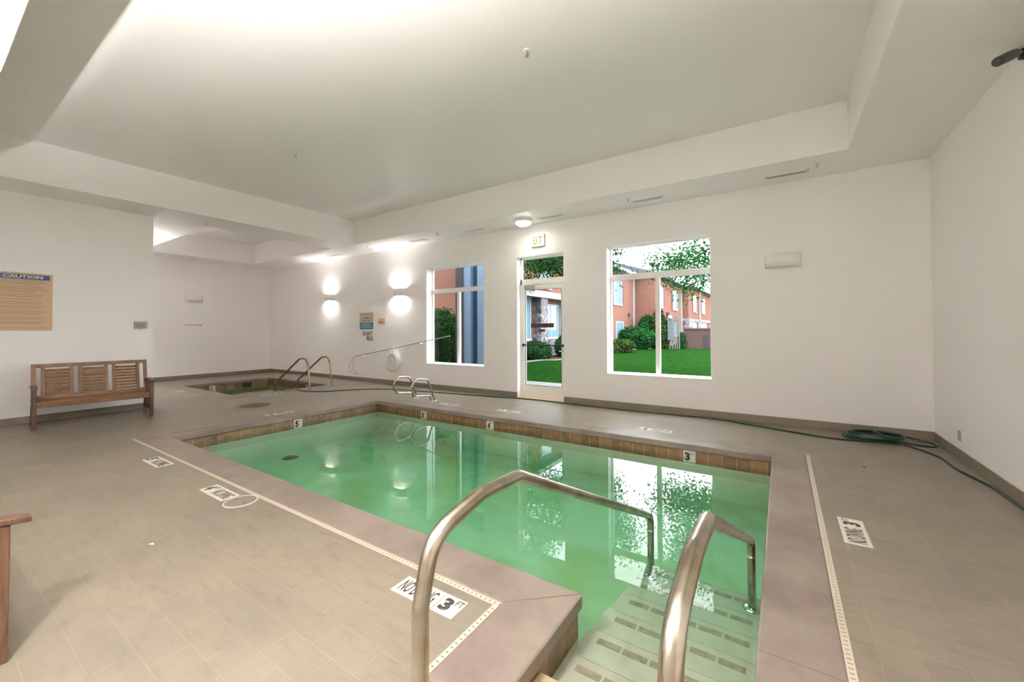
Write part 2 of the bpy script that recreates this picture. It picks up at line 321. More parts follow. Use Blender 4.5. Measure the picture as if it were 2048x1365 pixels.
# ------------------------------------------------------------------ building blocks
class MB:
    def __init__(s): s.v = []; s.f = []; s.sm = []; s.mi = []
    def add(s, vs, fs, smooth=False, mi=0):
        n = len(s.v); s.v += [tuple(p) for p in vs]
        for q in fs: s.f.append(tuple(i + n for i in q)); s.sm.append(smooth); s.mi.append(mi)
        return s
    def box(s, x0, x1, y0, y1, z0, z1, rot=None, mi=0, bev=0):
        if x0 > x1: x0, x1 = x1, x0
        if y0 > y1: y0, y1 = y1, y0
        if z0 > z1: z0, z1 = z1, z0
        b = min(bev, (x1 - x0) / 2.2, (y1 - y0) / 2.2, (z1 - z0) / 2.2)
        if b <= 0:
            vs = [(x, y, z) for z in (z0, z1) for y in (y0, y1) for x in (x0, x1)]
            fs = [(0, 2, 3, 1), (4, 5, 7, 6), (0, 1, 5, 4), (2, 6, 7, 3), (0, 4, 6, 2), (1, 3, 7, 5)]
        else:
            bm = bmesh.new(); bmesh.ops.create_cube(bm, size=1)
            for v in bm.verts: v.co = Vector(((x0 + x1) / 2 + v.co.x * (x1 - x0), (y0 + y1) / 2 + v.co.y * (y1 - y0), (z0 + z1) / 2 + v.co.z * (z1 - z0)))
            bmesh.ops.bevel(bm, geom=bm.edges[:], offset=b, segments=2, affect='EDGES', profile=.5)
            bm.verts.ensure_lookup_table(); vs = [v.co.copy() for v in bm.verts]; fs = [tuple(v.index for v in f.verts) for f in bm.faces]; bm.free()
        if rot is not None:
            c = Vector(((x0 + x1) / 2, (y0 + y1) / 2, (z0 + z1) / 2)); Mx = rot.to_matrix() if isinstance(rot, Euler) else rot
            vs = [c + Mx @ (Vector(p) - c) for p in vs]
        return s.add(vs, fs, mi=mi)
    def beam(s, a, b, w, h, up=(0, 0, 1), bev=0, mi=0):
        a = Vector(a); b = Vector(b); d = (b - a); L = d.length; d.normalize(); u = Vector(up)
        x = d.cross(u)
        if x.length < 1e-4: x = Vector((1, 0, 0))
        x.normalize(); z = x.cross(d)
        t = MB(); t.box(-w / 2, w / 2, 0, L, -h / 2, h / 2, bev=bev)
        return s.add([a + x * p[0] + d * p[1] + z * p[2] for p in t.v], t.f, mi=mi)
    def tube(s, pts, r, n=12, closed=False, smooth=True, caps=True, mi=0):
        P = [Vector(p) for p in pts]; N = len(P); rr = r if isinstance(r, (list, tuple)) else [r] * N
        vs = []; prev = None
        for i, p in enumerate(P):
            if closed: t = (P[(i + 1) % N] - P[i - 1])
            else: t = (P[min(i + 1, N - 1)] - P[max(i - 1, 0)])
            t.normalize()
            if prev is None:
                a = Vector((0, 0, 1)) if abs(t.z) < .9 else Vector((1, 0, 0)); u = t.cross(a).normalized()
            else:
                u = prev - t * prev.dot(t); u.normalize()
            prev = u; w = t.cross(u)
            for k in range(n): a = 2 * PI * k / n; vs.append(p + (u * math.cos(a) + w * math.sin(a)) * rr[i])
        fs = []
        for i in range(N if closed else N - 1):
            for k in range(n): j = (i + 1) % N; fs.append((i * n + k, i * n + (k + 1) % n, j * n + (k + 1) % n, j * n + k))
        s.add(vs, fs, smooth, mi)
        if caps and not closed:
            s.add(vs[:n], [tuple(range(n - 1, -1, -1))], False, mi); s.add(vs[-n:], [tuple(range(n))], False, mi)
        return s
    def lathe(s, c, prof, n=32, axis='Z', smooth=True, mi=0):
        """prof: list of (radius, height) around axis through c"""
        c = Vector(c); vs = []
        for r, h in prof:
            for k in range(n):
                a = 2 * PI * k / n; u, v = r * math.cos(a), r * math.sin(a)
                vs.append(c + (Vector((u, v, h)) if axis == 'Z' else Vector((u, h, v)) if axis == 'Y' else Vector((h, u, v))))
        fs = [(i * n + k, i * n + (k + 1) % n, (i + 1) * n + (k + 1) % n, (i + 1) * n + k) for i in range(len(prof) - 1) for k in range(n)]
        return s.add(vs, fs, smooth, mi)
    def prism(s, poly, z0, z1, mi=0):
        n = len(poly); vs = [(x, y, z0) for x, y in poly] + [(x, y, z1) for x, y in poly]
        fs = [tuple(range(n - 1, -1, -1)), tuple(range(n, 2 * n))] + [(k, (k + 1) % n, n + (k + 1) % n, n + k) for k in range(n)]
        return s.add(vs, fs, mi=mi)
    def build(s, name, m, parent=None, loc=None, bevel=0, fix=True):
        """vertices are given in the frame of the root thing; parts share that frame"""
        me = bpy.data.meshes.new(name); me.from_pydata([tuple(p) for p in s.v], [], s.f)
        for p, q, i in zip(me.polygons, s.sm, s.mi): p.use_smooth = q; p.material_index = i
        for x in (m if isinstance(m, (list, tuple)) else [m]): me.materials.append(MATS[x] if isinstance(x, str) else x)
        if fix:
            bm = bmesh.new(); bm.from_mesh(me); bmesh.ops.recalc_face_normals(bm, faces=bm.faces); bm.to_mesh(me); bm.free()
        o = bpy.data.objects.new(name, me); COL.objects.link(o)
        if parent is not None: o.parent = parent
        if loc is not None: o.location = loc
        if bevel:
            mod = o.modifiers.new('bevel', 'BEVEL'); mod.width = bevel; mod.segments = 3; mod.limit_method = 'ANGLE'; mod.angle_limit = R(40)
        return o
    def off(s, d): s.v = [tuple(Vector(p) + Vector(d)) for p in s.v]; return s

def tag(o, label=None, cat=None, group=None, kind=None):
    if label: o['label'] = label
    if cat: o['category'] = cat
    if group: o['group'] = group
    if kind: o['kind'] = kind
    return o
def empty(name, loc=(0, 0, 0), rz=0, **kw):
    o = bpy.data.objects.new(name, None); COL.objects.link(o); o.location = loc; o.rotation_euler = (0, 0, rz); o.empty_display_size = .1
    return tag(o, **kw)
def struct(o, label=None): o['kind'] = 'structure'; 
def copy_tree(o, parent=None):
    c = o.copy(); COL.objects.link(c)
    if parent is not None: c.parent = parent
    for ch in list(o.children): copy_tree(ch, c)
    return c

def text(s_, size, m, parent, origin, ux, uy, sx=1., bold=0., depth=.0012, name='lettering', align='LEFT', fit=None):
    """flat raised lettering; origin = lower left (or centre) of the baseline, ux/uy = reading and up directions"""
    cu = bpy.data.curves.new('t', 'FONT'); cu.body = s_; cu.size = 1; cu.offset = bold; cu.align_x = 'LEFT'; cu.resolution_u = 3; cu.extrude = 0
    ob = bpy.data.objects.new('t', cu); COL.objects.link(ob)
    dg = bpy.context.evaluated_depsgraph_get(); dg.update()
    me = bpy.data.meshes.new_from_object(ob.evaluated_get(dg)); me.name = name
    bpy.data.objects.remove(ob, do_unlink=True)
    xs = [v.co.x for v in me.vertices]; ys = [v.co.y for v in me.vertices]
    x0, x1, y0, y1 = min(xs), max(xs), min(ys), max(ys)
    if fit: kx, ky = fit[0] / (x1 - x0), fit[1] / (y1 - y0)
    else: kx, ky = size * sx, size
    dx = -x0 if align == 'LEFT' else -(x0 + x1) / 2; dy = -y0
    ux = Vector(ux); uy = Vector(uy); nz = ux.cross(uy)
    bm = bmesh.new(); bm.from_mesh(me)
    for v in bm.verts: v.co = Vector(origin) + ux * (v.co.x + dx) * kx + uy * (v.co.y + dy) * ky
    r = bmesh.ops.extrude_face_region(bm, geom=bm.faces[:])
    for g in r['geom']:
        if isinstance(g, bmesh.types.BMVert): g.co += nz * depth
    bmesh.ops.recalc_face_normals(bm, faces=bm.faces)
    bm.to_mesh(me); bm.free(); me.materials.clear(); me.materials.append(MATS[m])
    for p in me.polygons: p.material_index = 0
    o = bpy.data.objects.new(name, me); COL.objects.link(o)
    if parent is not None: o.parent = parent
    return o

def arc(c, r, a0, a1, n, plane='YZ'):
    out = []
    for k in range(n + 1):
        a = R(a0 + (a1 - a0) * k / n); out.append((c[0] + r * math.cos(a), c[1] + r * math.sin(a)))
    return out
def fillet(pts, rad, n=6):
    """round the corners of a polyline"""
    P = [Vector(p) for p in pts]; out = [P[0]]
    for i in range(1, len(P) - 1):
        a, b, c = P[i - 1], P[i], P[i + 1]; r = rad[i - 1] if isinstance(rad, (list, tuple)) else rad
        u = (a - b); v = (c - b); la, lb = u.length, v.length; u.normalize(); v.normalize()
        ang = u.angle(v); d = min(r / math.tan(ang / 2), la * .49, lb * .49)
        p0, p1 = b + u * d, b + v * d
        for k in range(n + 1):
            t = k / n; out.append((p0 * (1 - t) + b * t) * (1 - t) + (b * (1 - t) + p1 * t) * t)
    out.append(P[-1]); return out

# ------------------------------------------------------------------ room
XR, XL, XA, YF, YN = 1.626, -10.06, -15.33, 7.397, -.65
ZC, ZT = 3.67, 4.286
YW = 2.69                                    # where the bench wall ends and the spa alcove opens
TH = .2
PX0, PX1, PY0, PY1 = -6.99, -.11, 2.08, 5.49      # pool edge
NX0, NY0 = -.924, 1.12                             # stair notch
SX0, SX1, SY0, SY1 = -13.37, -10.2, 4.2, 6.4       # spa edge
CW = .302

def cells(xs, ys, keep, z, mbq, flip=False):
    for i in range(len(xs) - 1):
        for j in range(len(ys) - 1):
            cx, cy = (xs[i] + xs[i + 1]) / 2, (ys[j] + ys[j + 1]) / 2
            if keep(cx, cy):
                q = [(xs[i], ys[j], z), (xs[i + 1], ys[j], z), (xs[i + 1], ys[j + 1], z), (xs[i], ys[j + 1], z)]
                mbq.add(q, [(3, 2, 1, 0) if flip else (0, 1, 2, 3)])
def inpool(x, y): return (PX0 < x < PX1 and PY0 < y < PY1) or (NX0 < x < PX1 and NY0 < y <= PY0)
def inspa(x, y): return SX0 < x < SX1 and SY0 < y < SY1
def incop(x, y):
    a = (PX0 - CW < x < PX1 + CW + .01 and PY0 - CW < y < PY1 + CW) or (NX0 - .33 < x < PX1 + CW + .01 and NY0 - CW < y <= PY0)
    s = (SX0 - .3 < x < SX1 + .3 and SY0 - .3 < y < SY1 + .3)
    return (a and not inpool(x, y)), (s and not inspa(x, y))
fl = MB()
cells(sorted([XA, XL, XR, PX0, PX1, NX0, SX0, SX1]), sorted([YN, NY0, PY0, PY1, YF, SY0, SY1, YW]),
      lambda x, y: not inpool(x, y) and not inspa(x, y) and (x > XL or y > YW), 0, fl)
o = fl.build('floor', 'deck_tile', fix=False); struct(o)

# coping slabs
def coping(xs, ys, which, name, label):
    m = MB(); top, bot = .006, -.074
    K = {}
    for i in range(len(xs) - 1):
        for j in range(len(ys) - 1):
            K[i, j] = incop((xs[i] + xs[i + 1]) / 2, (ys[j] + ys[j + 1]) / 2)[which]
    for (i, j), k in K.items():
        if not k: continue
        x0, x1, y0, y1 = xs[i], xs[i + 1], ys[j], ys[j + 1]
        m.add([(x0, y0, top), (x1, y0, top), (x1, y1, top), (x0, y1, top)], [(0, 1, 2, 3)])
        m.add([(x0, y0, bot), (x1, y0, bot), (x1, y1, bot), (x0, y1, bot)], [(3, 2, 1, 0)])
        for di, dj, a, b in ((-1, 0, (x0, y1), (x0, y0)), (1, 0, (x1, y0), (x1, y1)), (0, -1, (x0, y0), (x1, y0)), (0, 1, (x1, y1), (x0, y1))):
            if not K.get((i + di, j + dj), False):
                m.add([(*a, bot), (*b, bot), (*b, top), (*a, top)], [(0, 1, 2, 3)])
    o = m.build(name, 'coping', fix=False)
    bm = bmesh.new(); bm.from_mesh(o.data); bmesh.ops.remove_doubles(bm, verts=bm.verts, dist=1e-5)
    bmesh.ops.dissolve_limit(bm, angle_limit=.01, verts=bm.verts, edges=bm.edges)
    bmesh.ops.recalc_face_normals(bm, faces=bm.faces); bm.to_mesh(o.data); bm.free()
    mod = o.modifiers.new('bevel', 'BEVEL'); mod.width = .012; mod.segments = 3; mod.limit_method = 'ANGLE'; mod.angle_limit = R(40)
    struct(o); return o
cop = coping([PX0 - CW, PX0, NX0 - .33, NX0, PX1, PX1 + CW + .02], [NY0 - CW, NY0, PY0 - CW, PY0, PY1, PY1 + CW], 0, 'pool_coping', '')
scop = coping([SX0 - .3, SX0, SX1, SX1 + .3], [SY0 - .3, SY0, SY1, SY1 + .3], 1, 'spa_coping', '')
# joints across the coping: thin grout lines lying on the slab
g = MB()
def gl(x0, y0, x1, y1, w=.006): g.beam((x0, y0, .0064), (x1, y1, .0064), w, .0012)
for y in (2.15, 3.50): gl(PX1 + .008, y, PX1 + CW + .01, y, .005)
for x in (-1.7, -2.9, -4.1, -5.3, -6.4): pass
gl(NX0 - .008, PY0 - .008, NX0 - .325, PY0 - CW + .006, .010)
for y in (3.56, 4.7): gl(PX0 - .008, y, PX0 - CW, y)
o = g.build('grout_line', 'joint_brown', cop)

# trench drain strips beside the coping
def strip(x0, x1, y0, y1, ax):
    cx, cy = (x0 + x1) / 2, (y0 + y1) / 2
    m = MB(); m.box(x0 - cx, x1 - cx, y0 - cy, y1 - cy, -.004, .0022)
    o = m.build('trim_' + str(strip.n), 'drain_' + ax, loc=(cx, cy, 0)); strip.n += 1; struct(o)
strip.n = 1
strip(PX0 - CW - .04, NX0 - .33, 1.744, 1.777, 'X')
strip(NX0 - .363, NX0 - .331, .82, 1.744, 'Y')
strip(PX1 + CW + .021, PX1 + CW + .055, .82, PY1 + CW, 'Y')

# pool basin
FZ, BT = -.62, -.232
poly = [(PX0 - .02, PY1 + .02), (PX0 - .02, PY0 - .02), (NX0 - .02, PY0 - .02), (NX0 - .02, NY0 - .02), (PX1 + .02, NY0 - .02), (PX1 + .02, PY1 + .02)]
def shell(poly, z0, z1, mbx, mix=None):
    n = len(poly)
    for k in range(n):
        a, b = poly[k], poly[(k + 1) % n]; mi = 0 if mix is None else mix(a, b)
        mbx.add([(*a, z0), (*b, z0), (*b, z1), (*a, z1)], [(0, 1, 2, 3)], mi=mi)
m = MB(); shell(poly, FZ, BT, m); m.add([(*p, FZ) for p in poly], [tuple(range(len(poly)))])
o = m.build('pool_basin', 'pool_plaster', fix=False); struct(o)
m = MB(); shell(poly, BT, -.074, m, lambda a, b: 0 if abs(a[0] - b[0]) > abs(a[1] - b[1]) else 1)
o = m.build('pool_tile_band', ['tile_band_x', 'tile_band_y'], fix=False); struct(o)
spoly = [(SX0 - .02, SY1 + .02), (SX0 - .02, SY0 - .02), (SX1 + .02, SY0 - .02), (SX1 + .02, SY1 + .02)]
m = MB(); shell(spoly, -.85, -.232, m); m.add([(*p, -.85) for p in spoly], [(0, 1, 2, 3)])
o = m.build('spa_basin', 'pool_plaster', fix=False); struct(o)
m = MB(); shell(spoly, -.232, -.074, m, lambda a, b: 0 if abs(a[0] - b[0]) > abs(a[1] - b[1]) else 1)
o = m.build('spa_tile_band', ['tile_band_x', 'tile_band_y'], fix=False); struct(o)

# water bodies (closed volumes)
def water(poly, z0, z1, mats, name, label, inset=.0215):
    cx = sum(p[0] for p in poly) / len(poly); cy = sum(p[1] for p in poly) / len(poly)
    P = []
    for x, y in poly:
        P.append((x, y))
    m = MB(); n = len(P)
    m.add([(*p, z1) for p in P], [tuple(range(n))], mi=0)
    m.add([(*p, z0) for p in P], [tuple(range(n - 1, -1, -1))], mi=1)
    for k in range(n): m.add([(*P[k], z0), (*P[(k + 1) % n], z0), (*P[(k + 1) % n], z1), (*P[k], z1)], [(0, 1, 2, 3)], mi=1)
    o = m.build(name, mats, fix=False)
    bm = bmesh.new(); bm.from_mesh(o.data); bmesh.ops.remove_doubles(bm, verts=bm.verts, dist=1e-6); bmesh.ops.recalc_face_normals(bm, faces=bm.faces); bm.to_mesh(o.data); bm.free()
    tag(o, label, 'water', kind='stuff'); return o
e = .1
wp = [(PX0 - e, PY1 + e), (PX0 - e, PY0 - e), (NX0 - e, PY0 - e), (NX0 - e, NY0 - e), (PX1 + e, NY0 - e), (PX1 + e, PY1 + e)]
water(wp, FZ - .1, -.163, WPOOL, 'pool_water', 'still green water filling the large rectangular pool')
wq = [(SX0 - e, SY1 + e), (SX0 - e, SY0 - e), (SX1 + e, SY0 - e), (SX1 + e, SY1 + e)]
water(wq, -.95, -.19, WSPA, 'spa_water', 'dark olive water in the small square spa at the back')

# stairs in the notch, with stone strips near every nosing
nos = [(1.64, -.118), (1.95, -.222), (2.235, -.270), (2.515, -.318), (2.79, -.363), (3.07, -.407), (3.36, -.452)]
st = empty('pool_steps', (-.52, 2.3, FZ)); struct(st)
LX, RX = NX0 - .0195, PX1 + .0195
m = MB(); dm = MB(); tl = MB(); prev = NY0 - .0195
for i, (y, z) in enumerate(nos):
    y0 = prev if i == 0 else nos[i - 1][0] - .03
    r = .05 if y > PY0 else .004
    lx = LX if i == 0 else NX0 - .025 + (.0 if y > PY0 else .006)
    pl = [(RX, y0), (RX, y)] + [(lx + r - r * math.sin(R(a)), y - r + r * math.cos(R(a))) for a in (0, 30, 60, 90)] + [(lx, y0)]
    t = dm if i == 0 else m
    t.prism(pl[::-1], FZ + .0005 * i, z)
    if i > 0:
        tl.box(lx + .05, RX - .001, y - .012, y - .009, z - .002, z + .0008)
        ys = y - .105
        for x0, w in [(-.868 + .1416 * q, .128) for q in range(5)]:
            tl.box(x0, x0 + w, ys, ys + .042, z - .002, z + .0022)
ofs = (.52, -2.3, -FZ)
m.off(ofs).build('steps', 'step_plaster', st, bevel=.012); dm.off(ofs).build('top_step', 'step_dry', st, bevel=.01); tl.off(ofs).build('step_strip', 'step_tile', st)

# pool floor drain
m = MB(); m.lathe((0, 0, 0), [(.001, .012), (.10, .010), (.125, 0)], 28)
o = m.build('floor_drain', 'trim_dark', loc=(-6.72, 3.55, FZ)); tag(o, 'dark round drain on the pool bottom by the left wall', 'drain')

# walls -----------------------------------------------------------
def wall_holes(name, x0, x1, holes, y0, y1, z1):
    m = MB(); xs = sorted({x0, x1, *[h[0] for h in holes], *[h[1] for h in holes]}); zs = sorted({0, z1, *[h[2] for h in holes], *[h[3] for h in holes]})
    hol = lambda x, z: any(h[0] < x < h[1] and h[2] < z < h[3] for h in holes)
    K = {(i, j): not hol((xs[i] + xs[i + 1]) / 2, (zs[j] + zs[j + 1]) / 2) for i in range(len(xs) - 1) for j in range(len(zs) - 1)}
    for (i, j), k in K.items():
        if not k: continue
        a, b, c, d = xs[i], xs[i + 1], zs[j], zs[j + 1]
        m.add([(a, y0, c), (b, y0, c), (b, y0, d), (a, y0, d)], [(0, 1, 2, 3)]); m.add([(a, y1, c), (b, y1, c), (b, y1, d), (a, y1, d)], [(3, 2, 1, 0)])
        if not K.get((i - 1, j), False): m.add([(a, y0, c), (a, y1, c), (a, y1, d), (a, y0, d)], [(3, 2, 1, 0)])
        if not K.get((i + 1, j), False): m.add([(b, y0, c), (b, y1, c), (b, y1, d), (b, y0, d)], [(0, 1, 2, 3)])
        if not K.get((i, j - 1), False): m.add([(a, y0, c), (b, y0, c), (b, y1, c), (a, y1, c)], [(3, 2, 1, 0)])
        if not K.get((i, j + 1), False): m.add([(a, y0, d), (b, y0, d), (b, y1, d), (a, y1, d)], [(0, 1, 2, 3)])
    o = m.build(name, 'wall_paint'); struct(o); return o
W2 = (-2.755, -.973, .615, 3.033); W1 = (-7.513, -5.69, .612, 3.03); DR = (-4.775, -3.66, 0, 3.025)
wall_holes('wall_far', XA - TH, XR + TH, [W2, W1, DR], YF, YF + .26, ZT + .1)
def box_struct(name, m_, *a):
    o = MB().box(*a).build(name, m_); struct(o); return o
box_struct('wall_right', 'wall_paint', XR, XR + TH, YN - TH, YF, 0, ZT + .1)
box_struct('wall_near', 'wall_paint', XL - TH, XR, YN - TH, YN, 0, ZT + .1)
box_struct('wall_left', 'wall_paint', XL - TH, XL, YN, YW, 0, ZT + .1)
box_struct('wall_alcove_left', 'wall_paint', XA - TH, XA, YW - TH, YF, 0, ZT + .1)
box_struct('wall_alcove_near', 'wall_paint', XA, XL - TH, YW - TH, YW, 0, ZT + .1)
# ceiling: lower soffit with two recessed trays
TX0, TX1, TY0, TY1 = -9.17, .705, .46, 6.46
AX0, AX1, AY0, AY1 = -14.37, -10.09, 3.6, 6.43
m = MB()
xs = sorted([XA - .1, XL - .1, AX0, AX1, TX0, TX1, XR + .1]); ys = sorted([YN - .1, YW, TY0, TY1, AY0, AY1, YF + .1])
tray = lambda x, y: (TX0 < x < TX1 and TY0 < y < TY1) or (AX0 < x < AX1 and AY0 < y < AY1)
inside = lambda x, y: (x > XL - .1 or y > YW)
cells(xs, ys, lambda x, y: inside(x, y) and not tray(x, y), ZC, m, True)
cells(xs, ys, lambda x, y: tray(x, y), ZT, m, True)
for (a, b, c, d) in ((TX0, TX1, TY0, TY1), (AX0, AX1, AY0, AY1)):
    m.add([(a, c, ZC), (a, d, ZC), (a, d, ZT), (a, c, ZT)], [(0, 1, 2, 3)]); m.add([(b, c, ZC), (b, d, ZC), (b, d, ZT), (b, c, ZT)], [(3, 2, 1, 0)])
    m.add([(a, c, ZC), (b, c, ZC), (b, c, ZT), (a, c, ZT)], [(3, 2, 1, 0)]); m.add([(a, d, ZC), (b, d, ZC), (b, d, ZT), (a, d, ZT)], [(0, 1, 2, 3)])
o = m.build('ceiling', 'ceiling_paint', fix=False); struct(o)
m = MB().box(XA - .3, XR + .3, YN - .3, YF + .3, ZT + .1, ZT + .2); o = m.build('roof_slab', 'ceiling_paint'); struct(o)

# baseboards: cove profile boards
BH, BD = .112, .012
def base(name, x0, x1, y0, y1):
    m = MB().box(x0, x1, y0, y1, 0, BH, bev=.004); o = m.build(name, 'baseboard_vinyl'); struct(o)
base('baseboard_far', XA, DR[0], YF - BD, YF); base('baseboard_far', DR[1], XR, YF - BD, YF)
base('baseboard_right', XR - BD, XR, YN, YF - BD); base('baseboard_left', XL, XL + BD, YN, YW)
base('baseboard_alcove', XA, XA + BD, YW, YF - BD); base('baseboard_near', XL + BD, XR - BD, YN, YN + BD)

# windows ---------------------------------------------------------
def window(n, h, dep, mulz, mulx):
    x0, x1, z0, z1 = h; Y = YF + dep
    w = empty('window_' + str(n), ((x0 + x1) / 2, Y, z0)); struct(w); O = (-(x0 + x1) / 2, -Y, -z0)
    f = MB(); s = .032
    f.box(x0, x0 + s, Y, Y + .05, z0, z1); f.box(x1 - s, x1, Y, Y + .05, z0, z1)
    f.box(x0 + s, x1 - s, Y, Y + .05, z1 - s, z1); f.box(x0 + s, x1 - s, Y, Y + .05, z0, z0 + s)
    f.box(x0 + s, x1 - s, Y - .004, Y + .05, mulz - .055, mulz + .055); f.box(mulx - .041, mulx + .041, Y - .002, Y + .05, z0 + s, mulz - .055)
    f.off(O).build('window_frame', 'frame_white', w)
    p = MB(); Yp = Y + .03
    p.add([(x0 + s, Yp, mulz + .055), (x1 - s, Yp, mulz + .055), (x1 - s, Yp, z1 - s), (x0 + s, Yp, z1 - s)], [(0, 1, 2, 3)]); a = p.off(O).build('window_pane', 'pane', w, fix=False)
    for q0, q1 in ((x0 + s, mulx - .041), (mulx + .041, x1 - s)):
        p = MB().add([(q0, Yp, z0 + s), (q1, Yp, z0 + s), (q1, Yp, mulz - .055), (q0, Yp, mulz - .055)], [(0, 1, 2, 3)]); p.off(O).build('window_pane', 'pane', w, fix=False)
    k = MB().box(x0, x1, YF - .008, Y, z0 - .002, z0 + .012, bev=.003); k.off(O).build('window_sill', 'frame_white', w)
window(1, W1, .20, 2.452, -6.62)
window(2, W2, .185, 2.448, -1.868)
# door with transom
YD = YF + .16
d = empty('door_1', (-4.22, YD, 0)); struct(d); O = (4.22, -YD, 0)
f = MB(); x0, x1 = DR[0], DR[1]
f.box(x0, x0 + .03, YD - .01, YD + .06, 0, DR[3]); f.box(x1 - .03, x1, YD - .01, YD + .06, 0, DR[3])
f.box(x0, x1, YD - .01, YD + .06, 2.43, 2.555); f.box(x0, x1, YD - .01, YD + .06, DR[3] - .035, DR[3])
f.off(O).build('door_frame', 'frame_white', d)
p = MB().add([(x0 + .03, YD + .04, 2.555), (x1 - .03, YD + .04, 2.555), (x1 - .03, YD + .04, 2.99), (x0 + .03, YD + .04, 2.99)], [(0, 1, 2, 3)]); p.off(O).build('transom_pane', 'pane', d, fix=False)
lf = MB(); a, b = x0 + .034, x1 - .034; ga, gb, gz0, gz1 = -4.662, -3.79, .262, 2.322
lf.box(a, ga, YD, YD + .045, .01, 2.425); lf.box(gb, b, YD, YD + .045, .01, 2.425); lf.box(ga, gb, YD, YD + .045, .01, gz0); lf.box(ga, gb, YD, YD + .045, gz1, 2.425)
leaf = lf.off(O).build('door_leaf', 'door_white', d)
p = MB().add([(ga, YD + .022, gz0), (gb, YD + .022, gz0), (gb, YD + .022, gz1), (ga, YD + .022, gz1)], [(0, 1, 2, 3)]); p.off(O).build('door_pane', 'pane', leaf, fix=False)
gk = MB(); t = .008
gk.box(ga, ga + t, YD - .001, YD + .02, gz0, gz1); gk.box(gb - t, gb, YD - .001, YD + .02, gz0, gz1); gk.box(ga, gb, YD - .001, YD + .02, gz1 - t, gz1); gk.box(ga, gb, YD - .001, YD + .02, gz0, gz0 + t)
gk.off(O).build('gasket', 'black', leaf)
pb = MB().box(ga - .06, gb + .07, YD - .055, YD - .035, 1.115, 1.14, bev=.005); pb.box(ga - .06, ga - .02, YD - .05, YD, 1.10, 1.155); pb.box(gb + .03, gb + .075, YD - .05, YD, 1.10, 1.155)
pb.off(O).build('push_bar', 'trim_dark', leaf)
hd = MB().box(gb - .05, gb + .075, YD - .03, YD - .002, 1.0, 1.02, bev=.004); hd.off(O).build('door_handle', 'alu', leaf)
cl = MB().box(-4.66, -4.42, YD - .07, YD - .003, 2.345, 2.405, bev=.01); cl.beam((-4.5, YD - .05, 2.41), (-4.28, YD - .045, 2.435), .02, .01); cl.off(O).build('door_closer', 'alu', d)
th = MB().box(x0, x1, YF - .02, YD + .05, 0, .012, bev=.004); th.off(O).build('threshold', 'sign_tan', d)
sk = empty('door_sticker', (-4.25, YD + .018, 1.55), label='dark red rectangular sticker on the glass of the exit door', cat='sticker')
MB().box(-.285, .275, 0, .003, -.045, .045).build('upper_strip', 'sticker', sk); MB().box(-.06, .06, 0, .003, -.135, -.085).build('lower_strip', 'sticker', sk)

# ------------------------------------------------------------------ light fittings
def sconce(loc, rz, label, on=0., down=.5, hi=.62, group='half drum wall sconces'):
    """half drum open at top and bottom; local back at y=0, front towards -y"""
    s = empty('wall_sconce', loc, rz, label=label, cat='wall lamp', group=group)
    w, dp, h = .228, .115, .205; m = MB(); n = 18
    def prof(k, inset=0): a = PI * k / n; return (-(w - inset) * math.cos(a), -(dp - inset) * math.sin(a) ** .75)
    o_ = [prof(k) for k in range(n + 1)]; i_ = [prof(k, .006) for k in range(n + 1)]
    vs = [(x, y, 0) for x, y in o_] + [(x, y, h) for x, y in o_] + [(x, y, 0) for x, y in i_] + [(x, y, h) for x, y in i_]; N = n + 1
    fs = []
    for k in range(n): fs += [(k, k + 1, N + k + 1, N + k), (2 * N + k + 1, 2 * N + k, 3 * N + k, 3 * N + k + 1), (N + k, N + k + 1, 3 * N + k + 1, 3 * N + k), (k + 1, k, 2 * N + k, 2 * N + k + 1)]
    m.add(vs, fs, True); m.build('shade', 'fixture_white', s)
    MB().box(-w + .004, w - .004, -.006, 0, .004, h - .004).build('back_plate', 'fixture_white', s)
    b = MB().tube([(-.12, -.05, h * .5), (.12, -.05, h * .5)], .014, 10); b.build('lamp_tube', 'lamp_glow' if on else 'white_plastic', s)
    if on:
        c = Matrix.Rotation(rz, 4, 'Z')
        for dz, rx, sh in ((h * hi, R(180), 1 - down), (h * (1 - hi), 0, down)):
            v = c @ Vector((0, -.055, dz)); area('sconce_light', (loc[0] + v.x, loc[1] + v.y, loc[2] + v.z), (rx, 0, rz), .3, .06, on * sh, WARM)
    return s
sconce((-11.66, YF, 2.385), 0, 'lit white half drum sconce nearest the spa corner on the far wall', P_FAR)
sconce((-8.50, YF, 2.375), 0, 'lit white half drum sconce between spa notices and left window', P_FAR)
sconce((.02, YF, 2.39), 0, 'unlit white half drum sconce right of the large window')
sconce((XA, 5.09, 2.385), R(90), 'unlit white half drum sconce on the back wall above the spa')
sconce((-1.2, YN, 2.45), R(180), 'lit white half drum sconce on the wall behind the camera, nearest the pool steps', P_NEAR, .115, .87)
sconce((-5.6, YN, 2.45), R(180), 'added fill sconce, unseen on the near wall beyond the second bench', P_NEAR * .28, .02, .64)  # unseen sconce, added as fill to even out the room light
sconce((-12.8, YW, 2.42), R(180), 'lit white half drum sconce on the near wall of the spa alcove', 62, .3, .7)
# ceiling light by the door
c = empty('ceiling_light', (-4.31, 6.92, ZC), label='round flush ceiling light glowing above the exit sign', cat='ceiling lamp')
MB().lathe((0, 0, 0), [(.001, 0), (.175, 0), (.178, -.012), (.172, -.05), (.165, -.055), (.001, -.055)], 32).build('housing', 'white_plastic', c)
MB().lathe((0, 0, 0), [(.160, -.054), (.150, -.085), (.11, -.112), (.06, -.124), (.001, -.128)], 32).build('diffuser', 'lamp_glow', c)
area('ceiling_lamp', (-4.31, 6.92, ZC - .14), (0, 0, 0), .3, .3, P_CEIL, (1, .95, .86), shape='DISK')

